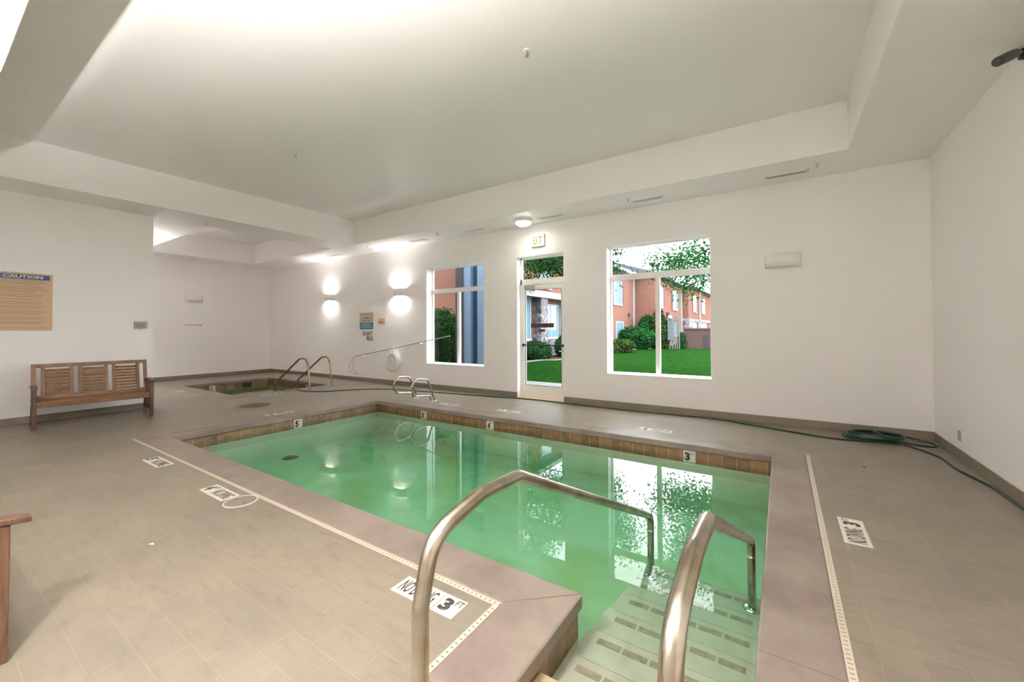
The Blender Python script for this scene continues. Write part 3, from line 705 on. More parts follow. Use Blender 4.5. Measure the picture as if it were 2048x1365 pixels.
# ceiling vents and sprinklers
def vent(x, label, dark=False):
    v = empty('ceiling_vent', (x, 7.03, ZC), label=label, cat='vent', group='narrow vents along the far soffit')
    f = MB(); w, d_ = .27, .07
    f.box(-w, w, -d_, -d_ + .025, -.008, 0); f.box(-w, w, d_ - .025, d_, -.008, 0); f.box(-w, -w + .03, -d_, d_, -.008, 0); f.box(w - .03, w, -d_, d_, -.008, 0)
    f.build('vent_frame', 'white_plastic', v)
    MB().box(-w + .03, w - .03, -d_ + .025, d_ - .025, -.002, -.0005).build('vent_opening', 'vent_dark', v)
    l = MB()
    for k in range(24): xx = -w + .04 + k * (2 * w - .08) / 23; l.box(xx - .003, xx + .003, -d_ + .025, d_ - .025, -.008, -.002)
    l.build('louvers', 'white_plastic', v)
for x, lb in ((.07, 'narrow white ceiling vent above the unlit right sconce'), (-1.89, 'narrow white ceiling vent above the large window'), (-3.75, 'narrow white ceiling vent just right of the glowing ceiling light'),
              (-5.66, 'narrow white ceiling vent above the right edge of the left window'), (-7.42, 'narrow white ceiling vent above the left edge of the left window'), (-9.42, 'narrow white ceiling vent above the spa notices'),
              (-10.9, 'narrow white ceiling vent closest to the spa corner')): vent(x, lb)
def sprinkler(x, y, z, label):
    v = empty('sprinkler_head', (x, y, z), label=label, cat='sprinkler', group='ceiling sprinkler heads')
    MB().lathe((0, 0, 0), [(.001, 0), (.042, 0), (.042, -.006), (.03, -.01), (.001, -.01)], 20).build('escutcheon', 'white_plastic', v)
    b = MB().tube([(0, 0, -.008), (0, 0, -.03)], .009, 8); b.beam((-.014, 0, -.028), (-.014, 0, -.055), .004, .004); b.beam((.014, 0, -.028), (.014, 0, -.055), .004, .004); b.build('sprinkler_body', 'alu', v)
    MB().lathe((0, 0, 0), [(.001, -.054), (.018, -.054), (.018, -.058), (.001, -.058)], 12).build('deflector', 'alu', v)
for a in ((-2.125, 3.5, ZT, 'sprinkler head high in the ceiling tray over the pool, nearest the camera'), (-6.44, 3.48, ZT, 'sprinkler head in the ceiling tray over the deep end'),
          (.415, 6.77, ZC, 'sprinkler head right of the rightmost soffit vent'), (-2.15, 6.81, ZC, 'sprinkler head left of the vent over the large window'),
          (-6.52, 6.77, ZC, 'sprinkler head above the left window'), (-9.03, 6.77, ZC, 'sprinkler head above the spa notices'), (-9.75, 3.44, ZC, 'sprinkler head on the soffit at the spa alcove opening')): sprinkler(*a)

# exit sign
s = empty('exit_sign', (-4.235, YF, 3.2), label='white EXIT sign with yellow green letters above the door', cat='exit sign')
MB().box(-.155, .155, -.045, 0, 0, .25, bev=.006).build('sign_housing', 'white_plastic', s)
text('EXIT', 0, 'exit_green', s, (-.10, -.0455, .05), (1, 0, 0), (0, 0, 1), fit=(.20, .155), bold=.015, depth=.002)

# ------------------------------------------------------------------ wall notices
def dashes(m, x0, x1, z, h, y, rnd, ax='x', words=(.02, .06)):
    x = x0
    while x < x1 - .01:
        w = min(rnd.uniform(*words), x1 - x)
        if ax == 'x': m.box(x, x + w, y - .0012, y, z, z + h)
        else: m.box(y, y + .0012, x, x + w, z, z + h)
        x += w + words[0] * .35
rnd = random.Random(4)
c = empty('caution_board', (XL, 1.08, 1.486), label='tan CAUTION rules board with blue header above the bench', cat='sign'); cx, cy, cz = XL, 1.08, 1.486
MB().box(0, .012, -.315, .315, 0, .915, bev=.003).build('board', 'sign_tan', c)
fr = MB()
for a in ((-.315, -.300, 0, .915), (.298, .315, 0, .915), (-.3, .298, 0, .018), (-.3, .298, .900, .915)): fr.box(.010, .019, *a, bev=.002)
fr.build('board_frame', 'sign_tan', c)
MB().box(.0125, .0135, -.288, .285, .815, .893).build('header_panel', 'sign_blue', c)
text('CAUTION', 0, 'sign_cream', c, (.0138, -.205, .829), (0, 1, 0), (0, 0, 1), fit=(.415, .052), bold=.05)
tx = MB(); z = .79
for grp in (3, 4, 2, 1, 2, 2, 3, 2, 2):
    for k in range(grp):
        tx = MB(); dashes(tx, -.285, (.20 if k == grp - 1 else .255) + rnd.uniform(-.05, .01), z, .0085, .013, rnd, 'y', (.012, .045)); z -= .0285
        tx.build('text_line', 'sign_print', c)
    z -= .0145
tx = MB(); dashes(tx, -.285, -.1, .032, .008, .013, rnd, 'y', (.03, .06)); dashes(tx, -.02, .07, .032, .008, .013, rnd, 'y'); dashes(tx, .14, .27, .032, .008, .013, rnd, 'y')
tx.build('text_line', 'sign_print', c)
b = empty('thermostat_box', (XL, 2.515, 1.515), label='small beige thermostat box on the wall end above the bench', cat='thermostat')
MB().box(0, .03, -.095, .09, 0, .135, bev=.005).build('cover', 'box_beige', b); MB().box(.03, .034, -.07, .06, .022, .098, bev=.002).build('face_plate', 'box_grey', b)
MB().box(.012, .02, -.01, .006, -.012, .001).build('latch', 'box_grey', b)
w = text('DO NOT DIVE HERE', 0, 'grey_text', None, (XA + .0005, 4.88, 1.625), (0, 1, 0), (0, 0, 1), fit=(.42, .06), bold=.01, name='wall_lettering')
tag(w, 'faint grey line of lettering on the back wall under the spa sconce', 'lettering')
s = empty('spa_notice', (-9.905, YF, 1.495), label='beige and teal spa notice with mountain logo on the far wall', cat='sign')
MB().box(-.305, .305, -.008, 0, 0, .47).build('notice_board', 'sign_beige', s); MB().box(-.302, .302, -.010, -.008, .002, .195).build('teal_panel', 'sign_teal', s)
MB().box(-.30, .305, -.014, 0, .445, .478, bev=.003).build('top_rail', 'sign_tan', s)
lg = MB(); zz = [(-.15, .30), (-.07, .345), (-.03, .315), (.02, .36), (.07, .31), (.12, .335), (.17, .30)]
for a_, b_ in zip(zz, zz[1:]): lg.beam((a_[0], -.0085, a_[1]), (b_[0], -.0085, b_[1]), .002, .014)
zz = [(-.05, .30), (.0, .33), (.05, .29), (.09, .315)]
for a_, b_ in zip(zz, zz[1:]): lg.beam((a_[0], -.0085, a_[1]), (b_[0], -.0085, b_[1]), .002, .01)
lg.build('mountain_logo', 'dark_text', s)
t_ = MB(); dashes(t_, -.28, .27, .425, .014, -.008, rnd, words=(.04, .09)); t_.build('text_line', 'grey_text', s); t_ = MB(); dashes(t_, -.22, .20, .235, .03, -.008, rnd, words=(.012, .03)); t_.build('text_line', 'grey_text', s)
for a_ in ((-.2, .2, .105, .03), (-.27, .29, .05, .022), (-.18, .16, .155, .01)): t_ = MB(); dashes(t_, *a_, -.010, rnd, words=(.025, .055)); t_.build('text_line', 'sign_teal_print', s)
s = empty('spa_capacity_lettering', (-9.86, YF, 1.17), label='black wall lettering SPA CAPACITY PERSONS under the spa notice', cat='lettering')
text('SPA CAPACITY', 0, 'dark_text', s, (-.22, -.0005, .145), (1, 0, 0), (0, 0, 1), fit=(.44, .125), bold=.02, name='upper_line')
text('PERSONS', 0, 'dark_text', s, (-.05, -.0005, 0), (1, 0, 0), (0, 0, 1), fit=(.285, .125), bold=.02, name='lower_line')
s = empty('pool_notice', (-9.235, YF, 1.65), label='small orange lettered notice beside the spa notice', cat='sign')
MB().box(-.145, .145, -.006, 0, 0, .15).build('notice_board', 'sign_tan', s)
MB().box(-.135, .135, -.0075, -.006, .105, .14).build('heading_bar', 'sign_orange', s)
text('911', 0, 'sign_orange', s, (-.09, -.0065, .01), (1, 0, 0), (0, 0, 1), fit=(.14, .085), bold=.04)
MB().box(.07, .13, -.0075, -.006, .01, .09).build('pale_panel', 'sign_cream', s)
# switches
def plate(loc, rz, label, name, cat, m_='white_plastic', w=.035, h=.06, bits=True):
    s = empty(name, loc, rz, label=label, cat=cat)
    MB().box(-w, w, -.006, 0, -h, h, bev=.002).build('cover_plate', m_, s)
    if bits: MB().box(-.006, .006, -.014, -.006, -.014, .014, bev=.001).build('toggle', m_, s)
    return s
plate((-5.07, YF, 1.135), 0, 'white light switch left of the exit door', 'light_switch', 'light switch')
plate((XR, 6.50, .26), R(-90), 'grey blank outlet cover low on the right wall', 'outlet_cover', 'outlet', 'pole_grey', .042, .055, False)

# security camera on the right wall
s = empty('security_camera', (XR, 4.90, 3.62), label='black spotlight camera on a bracket at the top of the right wall', cat='camera')
MB().lathe((0, 0, 0), [(.001, -.03), (.04, -.03), (.045, 0)], 20, axis='X').build('wall_mount', 'black', s)
MB().tube([(-.02, 0, 0), (-.06, -.08, -.02), (-.10, -.22, -.08), (-.145, -.29, -.115)], .016, 10).build('bracket', 'black', s)
a0, a1 = Vector((-.135, -.27, -.10)), Vector((-.285, -.46, -.215)); d_ = (a1 - a0).normalized()
b = MB().tube([a0, a0 + d_ * .02, a0 + d_ * .06, a0 + d_ * .2, a1], [.02, .032, .036, .036, .034], 18); b.build('camera_body', 'black', s)
MB().tube([a1 - d_ * .01, a1 + d_ * .012], [.026, .02], 16).build('lens_cap', 'trim_dark', s)

# ------------------------------------------------------------------ rails
def rail_curve(x, dz=0):
    pts = [(x, .82, .0), (x, .82, .66), (x, .865, .845), (x, 1.10, .895), (x, 1.335, .885), (x, 3.215, .01), (x, 3.215, -.45)]
    return fillet(pts, [.14, .13, .2, .16, .10], 7)
def grab_rail(x, label):
    s = empty('grab_rail', (x, .82, 0), label=label, cat='handrail', group='bent steel rails over the pool steps')
    P = [Vector(p) - Vector((x, .82, 0)) for p in rail_curve(x)]
    MB().tube(P, .0245, 20).build('rail_tube', 'steel', s)
    MB().lathe((0, 0, .0), [(.026, .022), (.045, .018), (.06, .006), (.06, .0)], 24).build('base_flange', 'chrome', s)
    MB().lathe((0, 2.395, -.45), [(.026, .016), (.045, .013), (.056, .004), (.056, -.002)], 28).build('step_flange', 'chrome', s)
    MB().lathe((0, 2.395, -.10), [(.0248, .0), (.0262, .002), (.0262, .006), (.0248, .008)], 20).build('joint_band', 'chrome', s)
    return s
grab_rail(-.86, 'bent steel grab rail left of the pool steps, standing closest to the depth sign')
grab_rail(-.19, 'bent steel grab rail on the right of the pool steps')

def ladder_rail(x, y, label):
    s = empty('ladder_rail', (x, y, 0), label=label, cat='pool ladder rail', group='figure four ladder rails on the far coping')
    # local frame: +y away from the water
    pts = [(0, .04, 0), (0, -.17, .47), (0, -.50, .50), (0, -.62, .33), (0, -.50, .165), (0, -.10, .125), (0, -.06, .0)]
    MB().tube(fillet(pts, [.13, .12, .13, .12, .07], 7), .019, 16).build('rail_tube', 'steel', s)
    for yy in (.04, -.06): MB().lathe((0, yy, 0), [(.02, .012), (.04, .008), (.042, 0)], 18).build('base_flange', 'chrome', s)
ladder_rail(-6.6, 6.17, 'steel loop ladder rail on the far coping, the one nearer the spa')
ladder_rail(-5.99, 6.09, 'steel loop ladder rail on the far coping, the one nearer the left window')

def spa_rail(x, y, label):
    s = empty('spa_rail', (x, y, 0), label=label, cat='handrail', group='bent steel rails into the spa')
    pts = [(0, 0, 0), (-.08, 0, .62), (-.20, 0, .765), (-.46, 0, .755), (-1.68, 0, .05), (-1.72, 0, -.5)]
    MB().tube(fillet(pts, [.2, .12, .12, .15], 7), .022, 14).build('rail_tube', 'steel_brass', s)
    MB().lathe((0, 0, 0), [(.023, .015), (.05, .01), (.055, 0)], 20).build('base_flange', 'steel_brass', s)
spa_rail(-9.74, 5.62, 'bronze toned spa handrail nearer the camera')
spa_rail(-9.83, 6.27, 'bronze toned spa handrail nearer the far wall')

# ------------------------------------------------------------------ benches
def make_bench():
    b = empty('garden_bench')
    W, D = .66, .56        # half width to leg centre, depth front to back leg
    def P(name, mb, m='teak', par=None): return mb.build(name, m, par or b)
    for s_ in (-1, 1):
        P('leg', MB().beam((s_ * W, .035, 0), (s_ * W, .03, .604), .05, .068, up=(0, 1, 0), bev=.004), 'teak_leg')
        # rear legs rake backwards and run up as the back posts
        lg = MB().beam((s_ * (W), D - .03, 0), (s_ * W, D - .07, .40), .045, .06, up=(0, 1, 0), bev=.004)
        P('leg', lg, 'teak_leg')
        P('seat_side', MB().box(s_ * W - .02, s_ * W + .02, .05, D - .06, .315, .385, bev=.003))
        P('side_stretcher', MB().box(s_ * W - .016, s_ * W + .016, .06, D - .05, .115, .155, bev=.003))
        # slats under the arm
        for k in range(5):
            y = .105 + k * .078
            P('arm_slat', MB().box(s_ * W - .009, s_ * W + .009, y, y + .034, .14, .608, bev=.002), 'teak_leg')
        # curved arm
        ar = MB(); n = 12; vs = []
        for k in range(n + 1):
            t = k / n; y = -.065 + t * (D + .02); z = .616 + .022 * math.sin(PI * min(1, t * 1.15 + .0)) ** .8 - .012 * (1 - t) - (.0 if t < .9 else .005)
            hw = .036 if 0 < k < n else .028
            for dx, dz in ((-hw, -.014), (hw, -.014), (hw, .014), (-hw, .014)): vs.append((s_ * W + dx, y, z + dz))
        fs = [(0, 1, 2, 3), tuple(4 * n + i for i in (3, 2, 1, 0))]
        for k in range(n):
            for i in range(4): j = (i + 1) % 4; fs.append((4 * k + i, 4 * k + j, 4 * k + 4 + j, 4 * k + 4 + i))
        ar.add(vs, fs); o = P('armrest', ar, 'teak_leg'); mod = o.modifiers.new('bevel', 'BEVEL'); mod.width = .006; mod.segments = 2
    P('front_rail', MB().box(-W + .025, W - .025, .012, .045, .325, .395, bev=.004), 'teak')
    P('back_rail', MB().box(-W + .02, W - .02, D - .085, D - .05, .315, .38, bev=.004))
    for k in range(6):
        y = .0 + k * .078
        P('seat_slat', MB().box(-W + .0, W - .0, y + .004 + (.012 if k == 0 else 0), y + .068, .386, .404, bev=.003), 'teak_slat')
    # reclined back: frame in plane from (y=.44,z=.40) to (y=.57,z=.945)
    A, Bv = Vector((0, .455, .395)), Vector((0, .585, .945)); u = (Bv - A); H = u.length; u.normalize()
    def pt(x, t): return Vector((x, 0, 0)) + A + u * t
    nrm = Vector((0, u.z, -u.y))
    P('back_top_rail', MB().beam(pt(-W - .02, H - .025), pt(W + .02, H - .025), .034, .055, up=tuple(u), bev=.004), 'teak')
    P('back_bottom_rail', MB().beam(pt(-W, .035), pt(W, .035), .03, .06, up=tuple(u), bev=.004))
    for s_ in (-1, 1): P('back_post', MB().beam(pt(s_ * (W - .005), -.02), pt(s_ * (W - .005), H - .04), .05, .036, up=(0, 1, 0), bev=.004), 'teak')
    gap = .052; pw = (2 * (W - .03) - 4 * gap) / 3
    for p_ in range(3):
        x0 = -(W - .03) + gap + p_ * (pw + gap)
        for xx in (x0 + .022, x0 + pw - .022): P('back_stile', MB().beam(pt(xx, .06), pt(xx, H - .05), .044, .026, up=(0, 1, 0), bev=.003), 'teak')
        for k in range(8):
            t = .085 + k * (H - .15) / 8 + .012
            P('back_slat', MB().beam(pt(x0 + .044, t), pt(x0 + pw - .044, t), .014, .041, up=tuple((u * .94 + nrm * .34).normalized()), bev=.003), 'teak_slat')
    return b
b1 = make_bench()
rz = R(84.9); c0 = Vector((-9.16, 1.764, 0)); b1.location = c0 + Matrix.Rotation(rz, 3, 'Z') @ Vector((0, -.035, 0)); b1.rotation_euler = (0, 0, rz)
tag(b1, 'brown slatted wooden bench against the wall under the caution board', 'bench', 'matching slatted wooden benches')
b2 = copy_tree(b1); b2.location = (-3.535, .275, 0); b2.rotation_euler = (0, 0, R(180))
tag(b2, 'wooden bench cut off by the left edge, only its armrest end showing', 'bench', 'matching slatted wooden benches')

# ------------------------------------------------------------------ life ring and reaching pole
s = empty('life_ring', (-8.71, YF - .07, .62), label='white life ring hanging on the far wall by the ladder', cat='life ring')
m = MB(); pts = [(.20 * math.cos(2 * PI * k / 40), 0, .20 * math.sin(2 * PI * k / 40)) for k in range(40)]
m.tube(pts, .062, 14, closed=True).build('ring_body', 'ring_white', s)
rp = MB()
for k in range(4):
    a = PI / 4 + k * PI / 2; cc = Vector((.20 * math.cos(a), 0, .20 * math.sin(a))); t = Vector((math.cos(a), 0, math.sin(a)))
    rp.tube([cc + (t * math.cos(q) + Vector((0, 1, 0)) * math.sin(q)) * .066 for q in [2 * PI * j / 14 for j in range(14)]], .006, 6, closed=True)
rp.tube([(.275 * math.cos(2 * PI * k / 48), -.02, .275 * math.sin(2 * PI * k / 48) - (.02 if k % 12 == 6 else 0)) for k in range(48)], .006, 6, closed=True)
rp.build('grab_rope', 'ring_white', s)
rr = MB(); random.seed(3)
for q in range(4):
    rr.tube([((.09 - .012 * q) * math.cos(2 * PI * k / 24) + .005 * q, -.05 - .006 * q, (.12 - .01 * q) * math.sin(2 * PI * k / 24)) for k in range(24)], .006, 6, closed=True)
rr.tube([(.01, -.03, .24), (-.02, -.03, .31), (.01, -.02, .385), (.07, -.02, .37), (.10, -.03, .30), (.07, -.05, .22), (.02, -.05, .1)], .008, 6)
rr.tube([(-.02, -.03, .24), (-.04, -.03, .3), (-.0, -.02, .385)], .008, 6)
rr.build('coiled_rope', 'ring_white', s)
MB().beam((.01, .07, .375), (.01, -.03, .375), .012, .012).build('wall_hook', 'white_plastic', s)
s = empty('reaching_pole', (-10.25, YF - .12, .72), label='thin life hook pole slanting along the far wall to the left window', cat='rescue pole')
MB().tube([(0, .0, .0), (3.64, .0, .6)], .012, 10).build('pole', 'pole_grey', s)
hk = [(0, 0, 0), (-.05, 0, -.005), (-.17, 0, -.10), (-.24, 0, -.19), (-.285, 0, -.34), (-.26, 0, -.44), (-.155, 0, -.50), (.015, 0, -.52), (.09, 0, -.505), (.10, 0, -.495), (0, 0, -.46), (-.095, 0, -.36), (-.13, 0, -.265), (-.13, 0, -.18), (-.085, 0, -.085), (0, 0, -.003)]
MB().tube(fillet(hk, .03, 3), .006, 8, closed=False).build('hook_loop', 'pole_grey', s)
MB().box(-.02, .02, 0, .115, -.03, .0).off((.30, 0, .045)).build('wall_bracket', 'white_plastic', s)
MB().box(-.02, .02, 0, .115, -.03, .0).off((2.6, 0, .42)).build('wall_bracket', 'white_plastic', s)

# ------------------------------------------------------------------ hose
HR = .0108
def catmull(P, n=8):
    P = [Vector(p) for p in P]; out = []
    for i in range(len(P) - 1):
        p0, p1, p2, p3 = P[max(i - 1, 0)], P[i], P[i + 1], P[min(i + 2, len(P) - 1)]
        for k in range(n):
            t = k / n; out.append(.5 * ((2 * p1) + (-p0 + p2) * t + (2 * p0 - 5 * p1 + 4 * p2 - p3) * t * t + (-p0 + 3 * p1 - 3 * p2 + p3) * t ** 3))
    out.append(P[-1]); return out
run = [(-10.3, 5.55), (-9.95, 5.42), (-9.5, 5.40), (-9.1, 5.62), (-8.85, 6.02), (-8.55, 6.42), (-8.1, 6.68), (-7.4, 6.84), (-6.6, 6.95), (-5.7, 7.08), (-4.9, 7.20), (-4.1, 7.27), (-3.3, 7.22), (-2.4, 7.20), (-1.6, 7.24), (-.9, 7.26), (-.4, 7.10), (.0, 6.95), (.35, 6.84), (.62, 6.80)]
pts = [(x, y, HR) for x, y in run]
rnd = random.Random(7)
for k in range(8):                                   # loops of the pile
    cxk, cyk, rx, ry = .98 + rnd.uniform(-.04, .06), 7.03 + rnd.uniform(-.02, .02), .24 + rnd.uniform(-.03, .06), .20 + rnd.uniform(-.05, .03)
    if k in (3,): cxk, rx = .86, .17
    for q in range(7):
        a = R(-100 + 360 * q / 7); pts.append((cxk + rx * math.cos(a), min(7.36, cyk + ry * math.sin(a)), HR + .0105 * k + rnd.uniform(0, .006)))
pts += [(1.0, 6.92, .06), (1.25, 6.92, .03), (1.46, 6.93, HR), (1.57, 7.03, HR), (1.52, 7.15, .02), (1.36, 7.20, .04), (1.15, 7.20, .08), (1.0, 7.12, .1), (1.02, 7.0, .1), (1.12, 6.9, .07)]
pts += [(x, y, HR) for x, y in ((1.30, 6.80), (1.40, 6.60), (1.46, 6.38), (1.47, 6.12), (1.48, 5.92), (1.53, 5.68), (1.575, 5.45), (1.58, 5.2), (1.58, 4.9), (1.57, 4.4), (1.56, 3.8), (1.575, 3.1))]
s = empty('garden_hose', (.98, 7.03, 0), label='dark green garden hose coiled in the right corner and trailing along the far wall', cat='hose')
MB().tube(catmull(pts, 7), HR, 8).off((-.98, -7.03, 0)).build('hose_line', 'hose_green', s)
MB().tube([(0, 0, 0), (.05, -.01, 0)], .016, 10).off((-.98 - 10.33, -7.03 + 5.56, HR + .004)).build('coupling', 'chrome', s)

# manhole, skimmer lids, litter
s = empty('access_cover', (-8.60, 3.84, 0), label='rusty round access cover in the deck between pool and spa', cat='cover')
MB().lathe((0, 0, 0), [(.001, .006), (.275, .006), (.278, .004)], 40).build('cover_plate', 'rust', s); MB().lathe((0, 0, 0), [(.278, .002), (.28, .008), (.305, .007), (.31, 0)], 40).build('cover_rim', 'rust_rim', s)
s = empty('skimmer_lid', (-3.86, 1.62, 0), label='round tiled skimmer lid with pale rim beside the 4 FT marker', cat='lid')
MB().lathe((0, 0, 0), [(.001, .003), (.118, .003)], 32).build('lid_plate', 'box_beige', s); MB().lathe((0, 0, 0), [(.118, .001), (.119, .005), (.128, .005), (.129, 0)], 40).build('lid_rim', 'sign_white', s)
for dx in (-.07, .07): MB().box(dx - .012, dx + .012, -.004, .004, .003, .0045).build('finger_slot', 'dark_text', s)
bpy.data.objects['lid_plate'].data.materials.clear(); bpy.data.objects['lid_plate'].data.materials.append(MATS['deck_tile'])
o = MB().add([(0, 0, .001), (.03, .006, .004), (.05, .02, .001), (.022, .022, .008), (.012, .016, .002)], [(0, 1, 3), (1, 2, 3), (0, 3, 4)]).build('paper_scrap', 'crumb', loc=(-3.62, .95, 0)); tag(o, 'tiny white scrap lying on the near left deck', 'litter')
o = MB().lathe((0, 0, 0), [(.001, .006), (.012, .005), (.015, 0)], 8).build('deck_pebble', 'dark_text', loc=(.704, 5.593, 0)); tag(o, 'tiny dark speck on the deck right of the pool', 'litter')

# ------------------------------------------------------------------ depth markers
def marker(loc, ang, num, label, length=.30, w=.150, nodive=True, small='FT', flip=False, fade=False):
    """deck marker read along +x in its own frame; number tile at the right end (or left when flip)"""
    s = empty('depth_marker', loc, ang, label=label, cat='depth marker', group='ceramic depth markers set in the deck')
    dark = 'dark_text' if not fade else 'grey_text'
    xa = 0
    if nodive:
        x0 = w + .004 if flip else 0
        MB().box(x0, x0 + length, 0, w, -.004, .003, bev=.002).build('warning_tile', 'sign_white', s)
        text('NO DIVING', 0, dark, s, (x0 + .028, .022, .003), (1, 0, 0), (0, 1, 0), fit=(length - .056, w - .044), bold=.012)
        xa = 0 if flip else length + .004
    MB().box(xa, xa + w, 0, w, -.004, .003, bev=.002).build('number_tile', 'sign_white', s)
    text(num, 0, dark, s, (xa + .020, .024, .003), (1, 0, 0), (0, 1, 0), fit=(.062, w - .048), bold=.05, name='numeral')
    text(small, 0, dark, s, (xa + .092, .085, .003), (1, 0, 0), (0, 1, 0), fit=(.045, .042), bold=.0, name='unit_lettering')
marker((-1.845, 1.532, 0), R(1), '3', 'NO DIVING 3 FT deck marker behind the left grab rail', .30, .142)
marker((-6.04, 1.525, 0), 0, '5', 'white 5 FT NO DIVING marker on the near deck, farthest left of the pool side', .31, .155, flip=True)
marker((-4.47, 1.528, 0), 0, '4', 'white 4 FT NO DIVING marker on the near deck beside the skimmer lid', .31, .150, flip=True)
marker((.488, 3.555, 0), R(90), '3', 'NO DIVING 3 FT deck marker right of the pool', .30, .150)
marker((-1.305, 6.10, 0), R(180), '3', 'NO DIVING marker on the far deck below the large window, read from the far side', .31, .145)
marker((-3.87, 6.12, 0), R(180), '4', 'faded NO DIVING marker on the far deck in front of the exit door', .31, .145)
marker((-5.22, 6.05, 0), R(180), '5', 'faded NO DIVING marker on the far deck right of the ladder rails', .31, .145)
marker((-7.47, 3.95, 0), R(-90), '5', 'white NO DIVING marker on the deck end between pool and rusty cover', .31, .145)
marker((-12.25, 3.70, 0), 0, '3', 'white marker on the deck in front of the spa, beside the bench', nodive=False, w=.15)
marker((-14.2, 4.7, 0), R(90), '3', 'white NO DIVING marker on the deck behind the spa by the back wall', .31, .145)
marker((-11.9, 6.9, 0), R(180), '3', 'white NO DIVING marker between spa and far wall', .31, .145)
marker((-9.72, 4.55, 0), R(90), '3', 'faint white NO DIVING marker between spa and rusty cover', .31, .145)
def wall_marker(loc, ang, num, label, small='FT'):
    s = empty('waterline_marker', loc, ang, label=label, cat='depth marker', group='waterline depth tiles')
    MB().box(0, .145, -.006, 0, 0, .145, bev=.002).build('number_tile', 'sign_white', s)
    text(num, 0, 'black', s, (.018, -.006, .022), (1, 0, 0), (0, 0, 1), fit=(.062, .10), bold=.05, name='numeral'); text(small, 0, 'black', s, (.088, -.006, .082), (1, 0, 0), (0, 0, 1), fit=(.045, .04), name='unit_lettering')
YT = PY1 + .02
wall_marker((-5.745, YT, -.222), 0, '5', '5 FT waterline tile below the ladder rails')
wall_marker((-4.18, YT, -.222), 0, '4', '4 FT waterline tile in the middle of the far pool wall')
wall_marker((-1.06, YT, -.222), 0, '3', '3 FT waterline tile near the right end of the far pool wall')
wall_marker((PX0 - .02, 3.765, -.222), R(90), '5', '5 FT waterline tile on the left end wall of the pool')
wall_marker((SX0 - .02, 4.82, -.222), R(90), '3½', 'waterline tile on the back wall of the spa')
wall_marker((-11.35, SY1 + .02, -.222), 0, '3½', 'waterline tile on the far wall of the spa by the handrails')
s = empty('spa_skimmer', (SX0 - .02, 5.78, -.2), label='black skimmer opening in the back wall of the spa', cat='skimmer')
MB().box(-.05, .005, -.125, .125, 0, .118, bev=.002).build('skimmer_mouth', 'black', s)

# ------------------------------------------------------------------ outside
o = MB().box(-60, 40, YF + .26, 110, -.3, -.05).build('lawn', 'grass'); tag(o, 'mown green lawn outside the windows', 'lawn', kind='stuff')
o = MB().box(-9.3, 4, YF + .27, 10.2, -.2, -.035).build('sidewalk', 'sidewalk'); struct(o)
def curve_strip(P, w, z, name, m_):
    m = MB(); P = catmull([(x, y, 0) for x, y in P], 6); vs = []
    for i, p in enumerate(P):
        t = (P[min(i + 1, len(P) - 1)] - P[max(i - 1, 0)]).normalized(); n = Vector((-t.y, t.x, 0))
        for sgn, zz in ((-1, -.2), (-1, z), (1, z), (1, -.2)): q = p + n * w / 2 * sgn; vs.append((q.x, q.y, zz))
    fs = []
    for i in range(len(P) - 1):
        for k in range(3): fs.append((4 * i + k, 4 * i + k + 1, 4 * i + 5 + k, 4 * i + 4 + k))
    o = m.add(vs, fs).build(name, m_); return o
CURB = [(-9.4, 10.3), (-9.9, 13), (-10.0, 17.1), (-9.3, 18.2), (-8.9, 21), (-9.3, 25), (-9.6, 28), (-9.2, 31), (-8.7, 33)]
o = curve_strip(CURB, .2, -.01, 'garden_curb', 'sidewalk'); struct(o)
m = MB(); pl = CURB + [(-13, 33), (-13, 10)]; m.prism(pl, -.2, -.045); o = m.build('planting_bed', 'soil'); struct(o)

def block(m, x0, x1, y0, y1, z0, z1): m.box(x0, x1, y0, y1, z0, z1)
B = empty('apartment_building', (-12, 30, -.05), label='two storey coral stucco building with grey roofs and stone veneer across the lawn', cat='building'); O = (12, -30, .05)
EZ = 6.05
for bx in ((-20, -11.6, 10.6, 25.2), (-20, -10.45, 25.2, 34.6), (-20, -8.72, 34.6, 45.2), (-20, -8.05, 45.2, 75)):
    q = MB().box(*bx, -.05, EZ); q.off(O).build('wall', 'stucco', B)
def hip(x0, x1, y0, y1, ze, rise, ov=.55):
    x0 -= ov; x1 += ov; y0 -= ov; y1 += ov; w = (x1 - x0) / 2; cxx = (x0 + x1) / 2; a = min(w, (y1 - y0) / 2)
    vs = [(x0, y0, ze), (x1, y0, ze), (x1, y1, ze), (x0, y1, ze), (cxx, y0 + a, ze + rise), (cxx, y1 - a, ze + rise)]
    fs = [(0, 1, 4), (1, 2, 5, 4), (2, 3, 5), (3, 0, 4, 5), (3, 2, 1, 0)]
    MB().add(vs, fs).off(O).build('roof', 'roof_shingle', B)
    f = MB(); f.box(x0 - .02, x1 + .02, y0 - .02, y0, ze - .22, ze + .02); f.box(x1, x1 + .02, y0, y1, ze - .22, ze + .02); f.box(x0, x1, y0, y1, ze - .22, ze - .02)
    f.off(O).build('fascia', 'trim_white', B)
hip(-20, -11.6, 10.6, 25.2, EZ + .02, 2.3); hip(-20, -10.45, 25.4, 34.6, EZ + .05, 2.6); hip(-20, -8.72, 34.8, 44.6, EZ + .03, 2.3); hip(-20, -8.05, 45.2, 75, EZ + .04, 2.2)
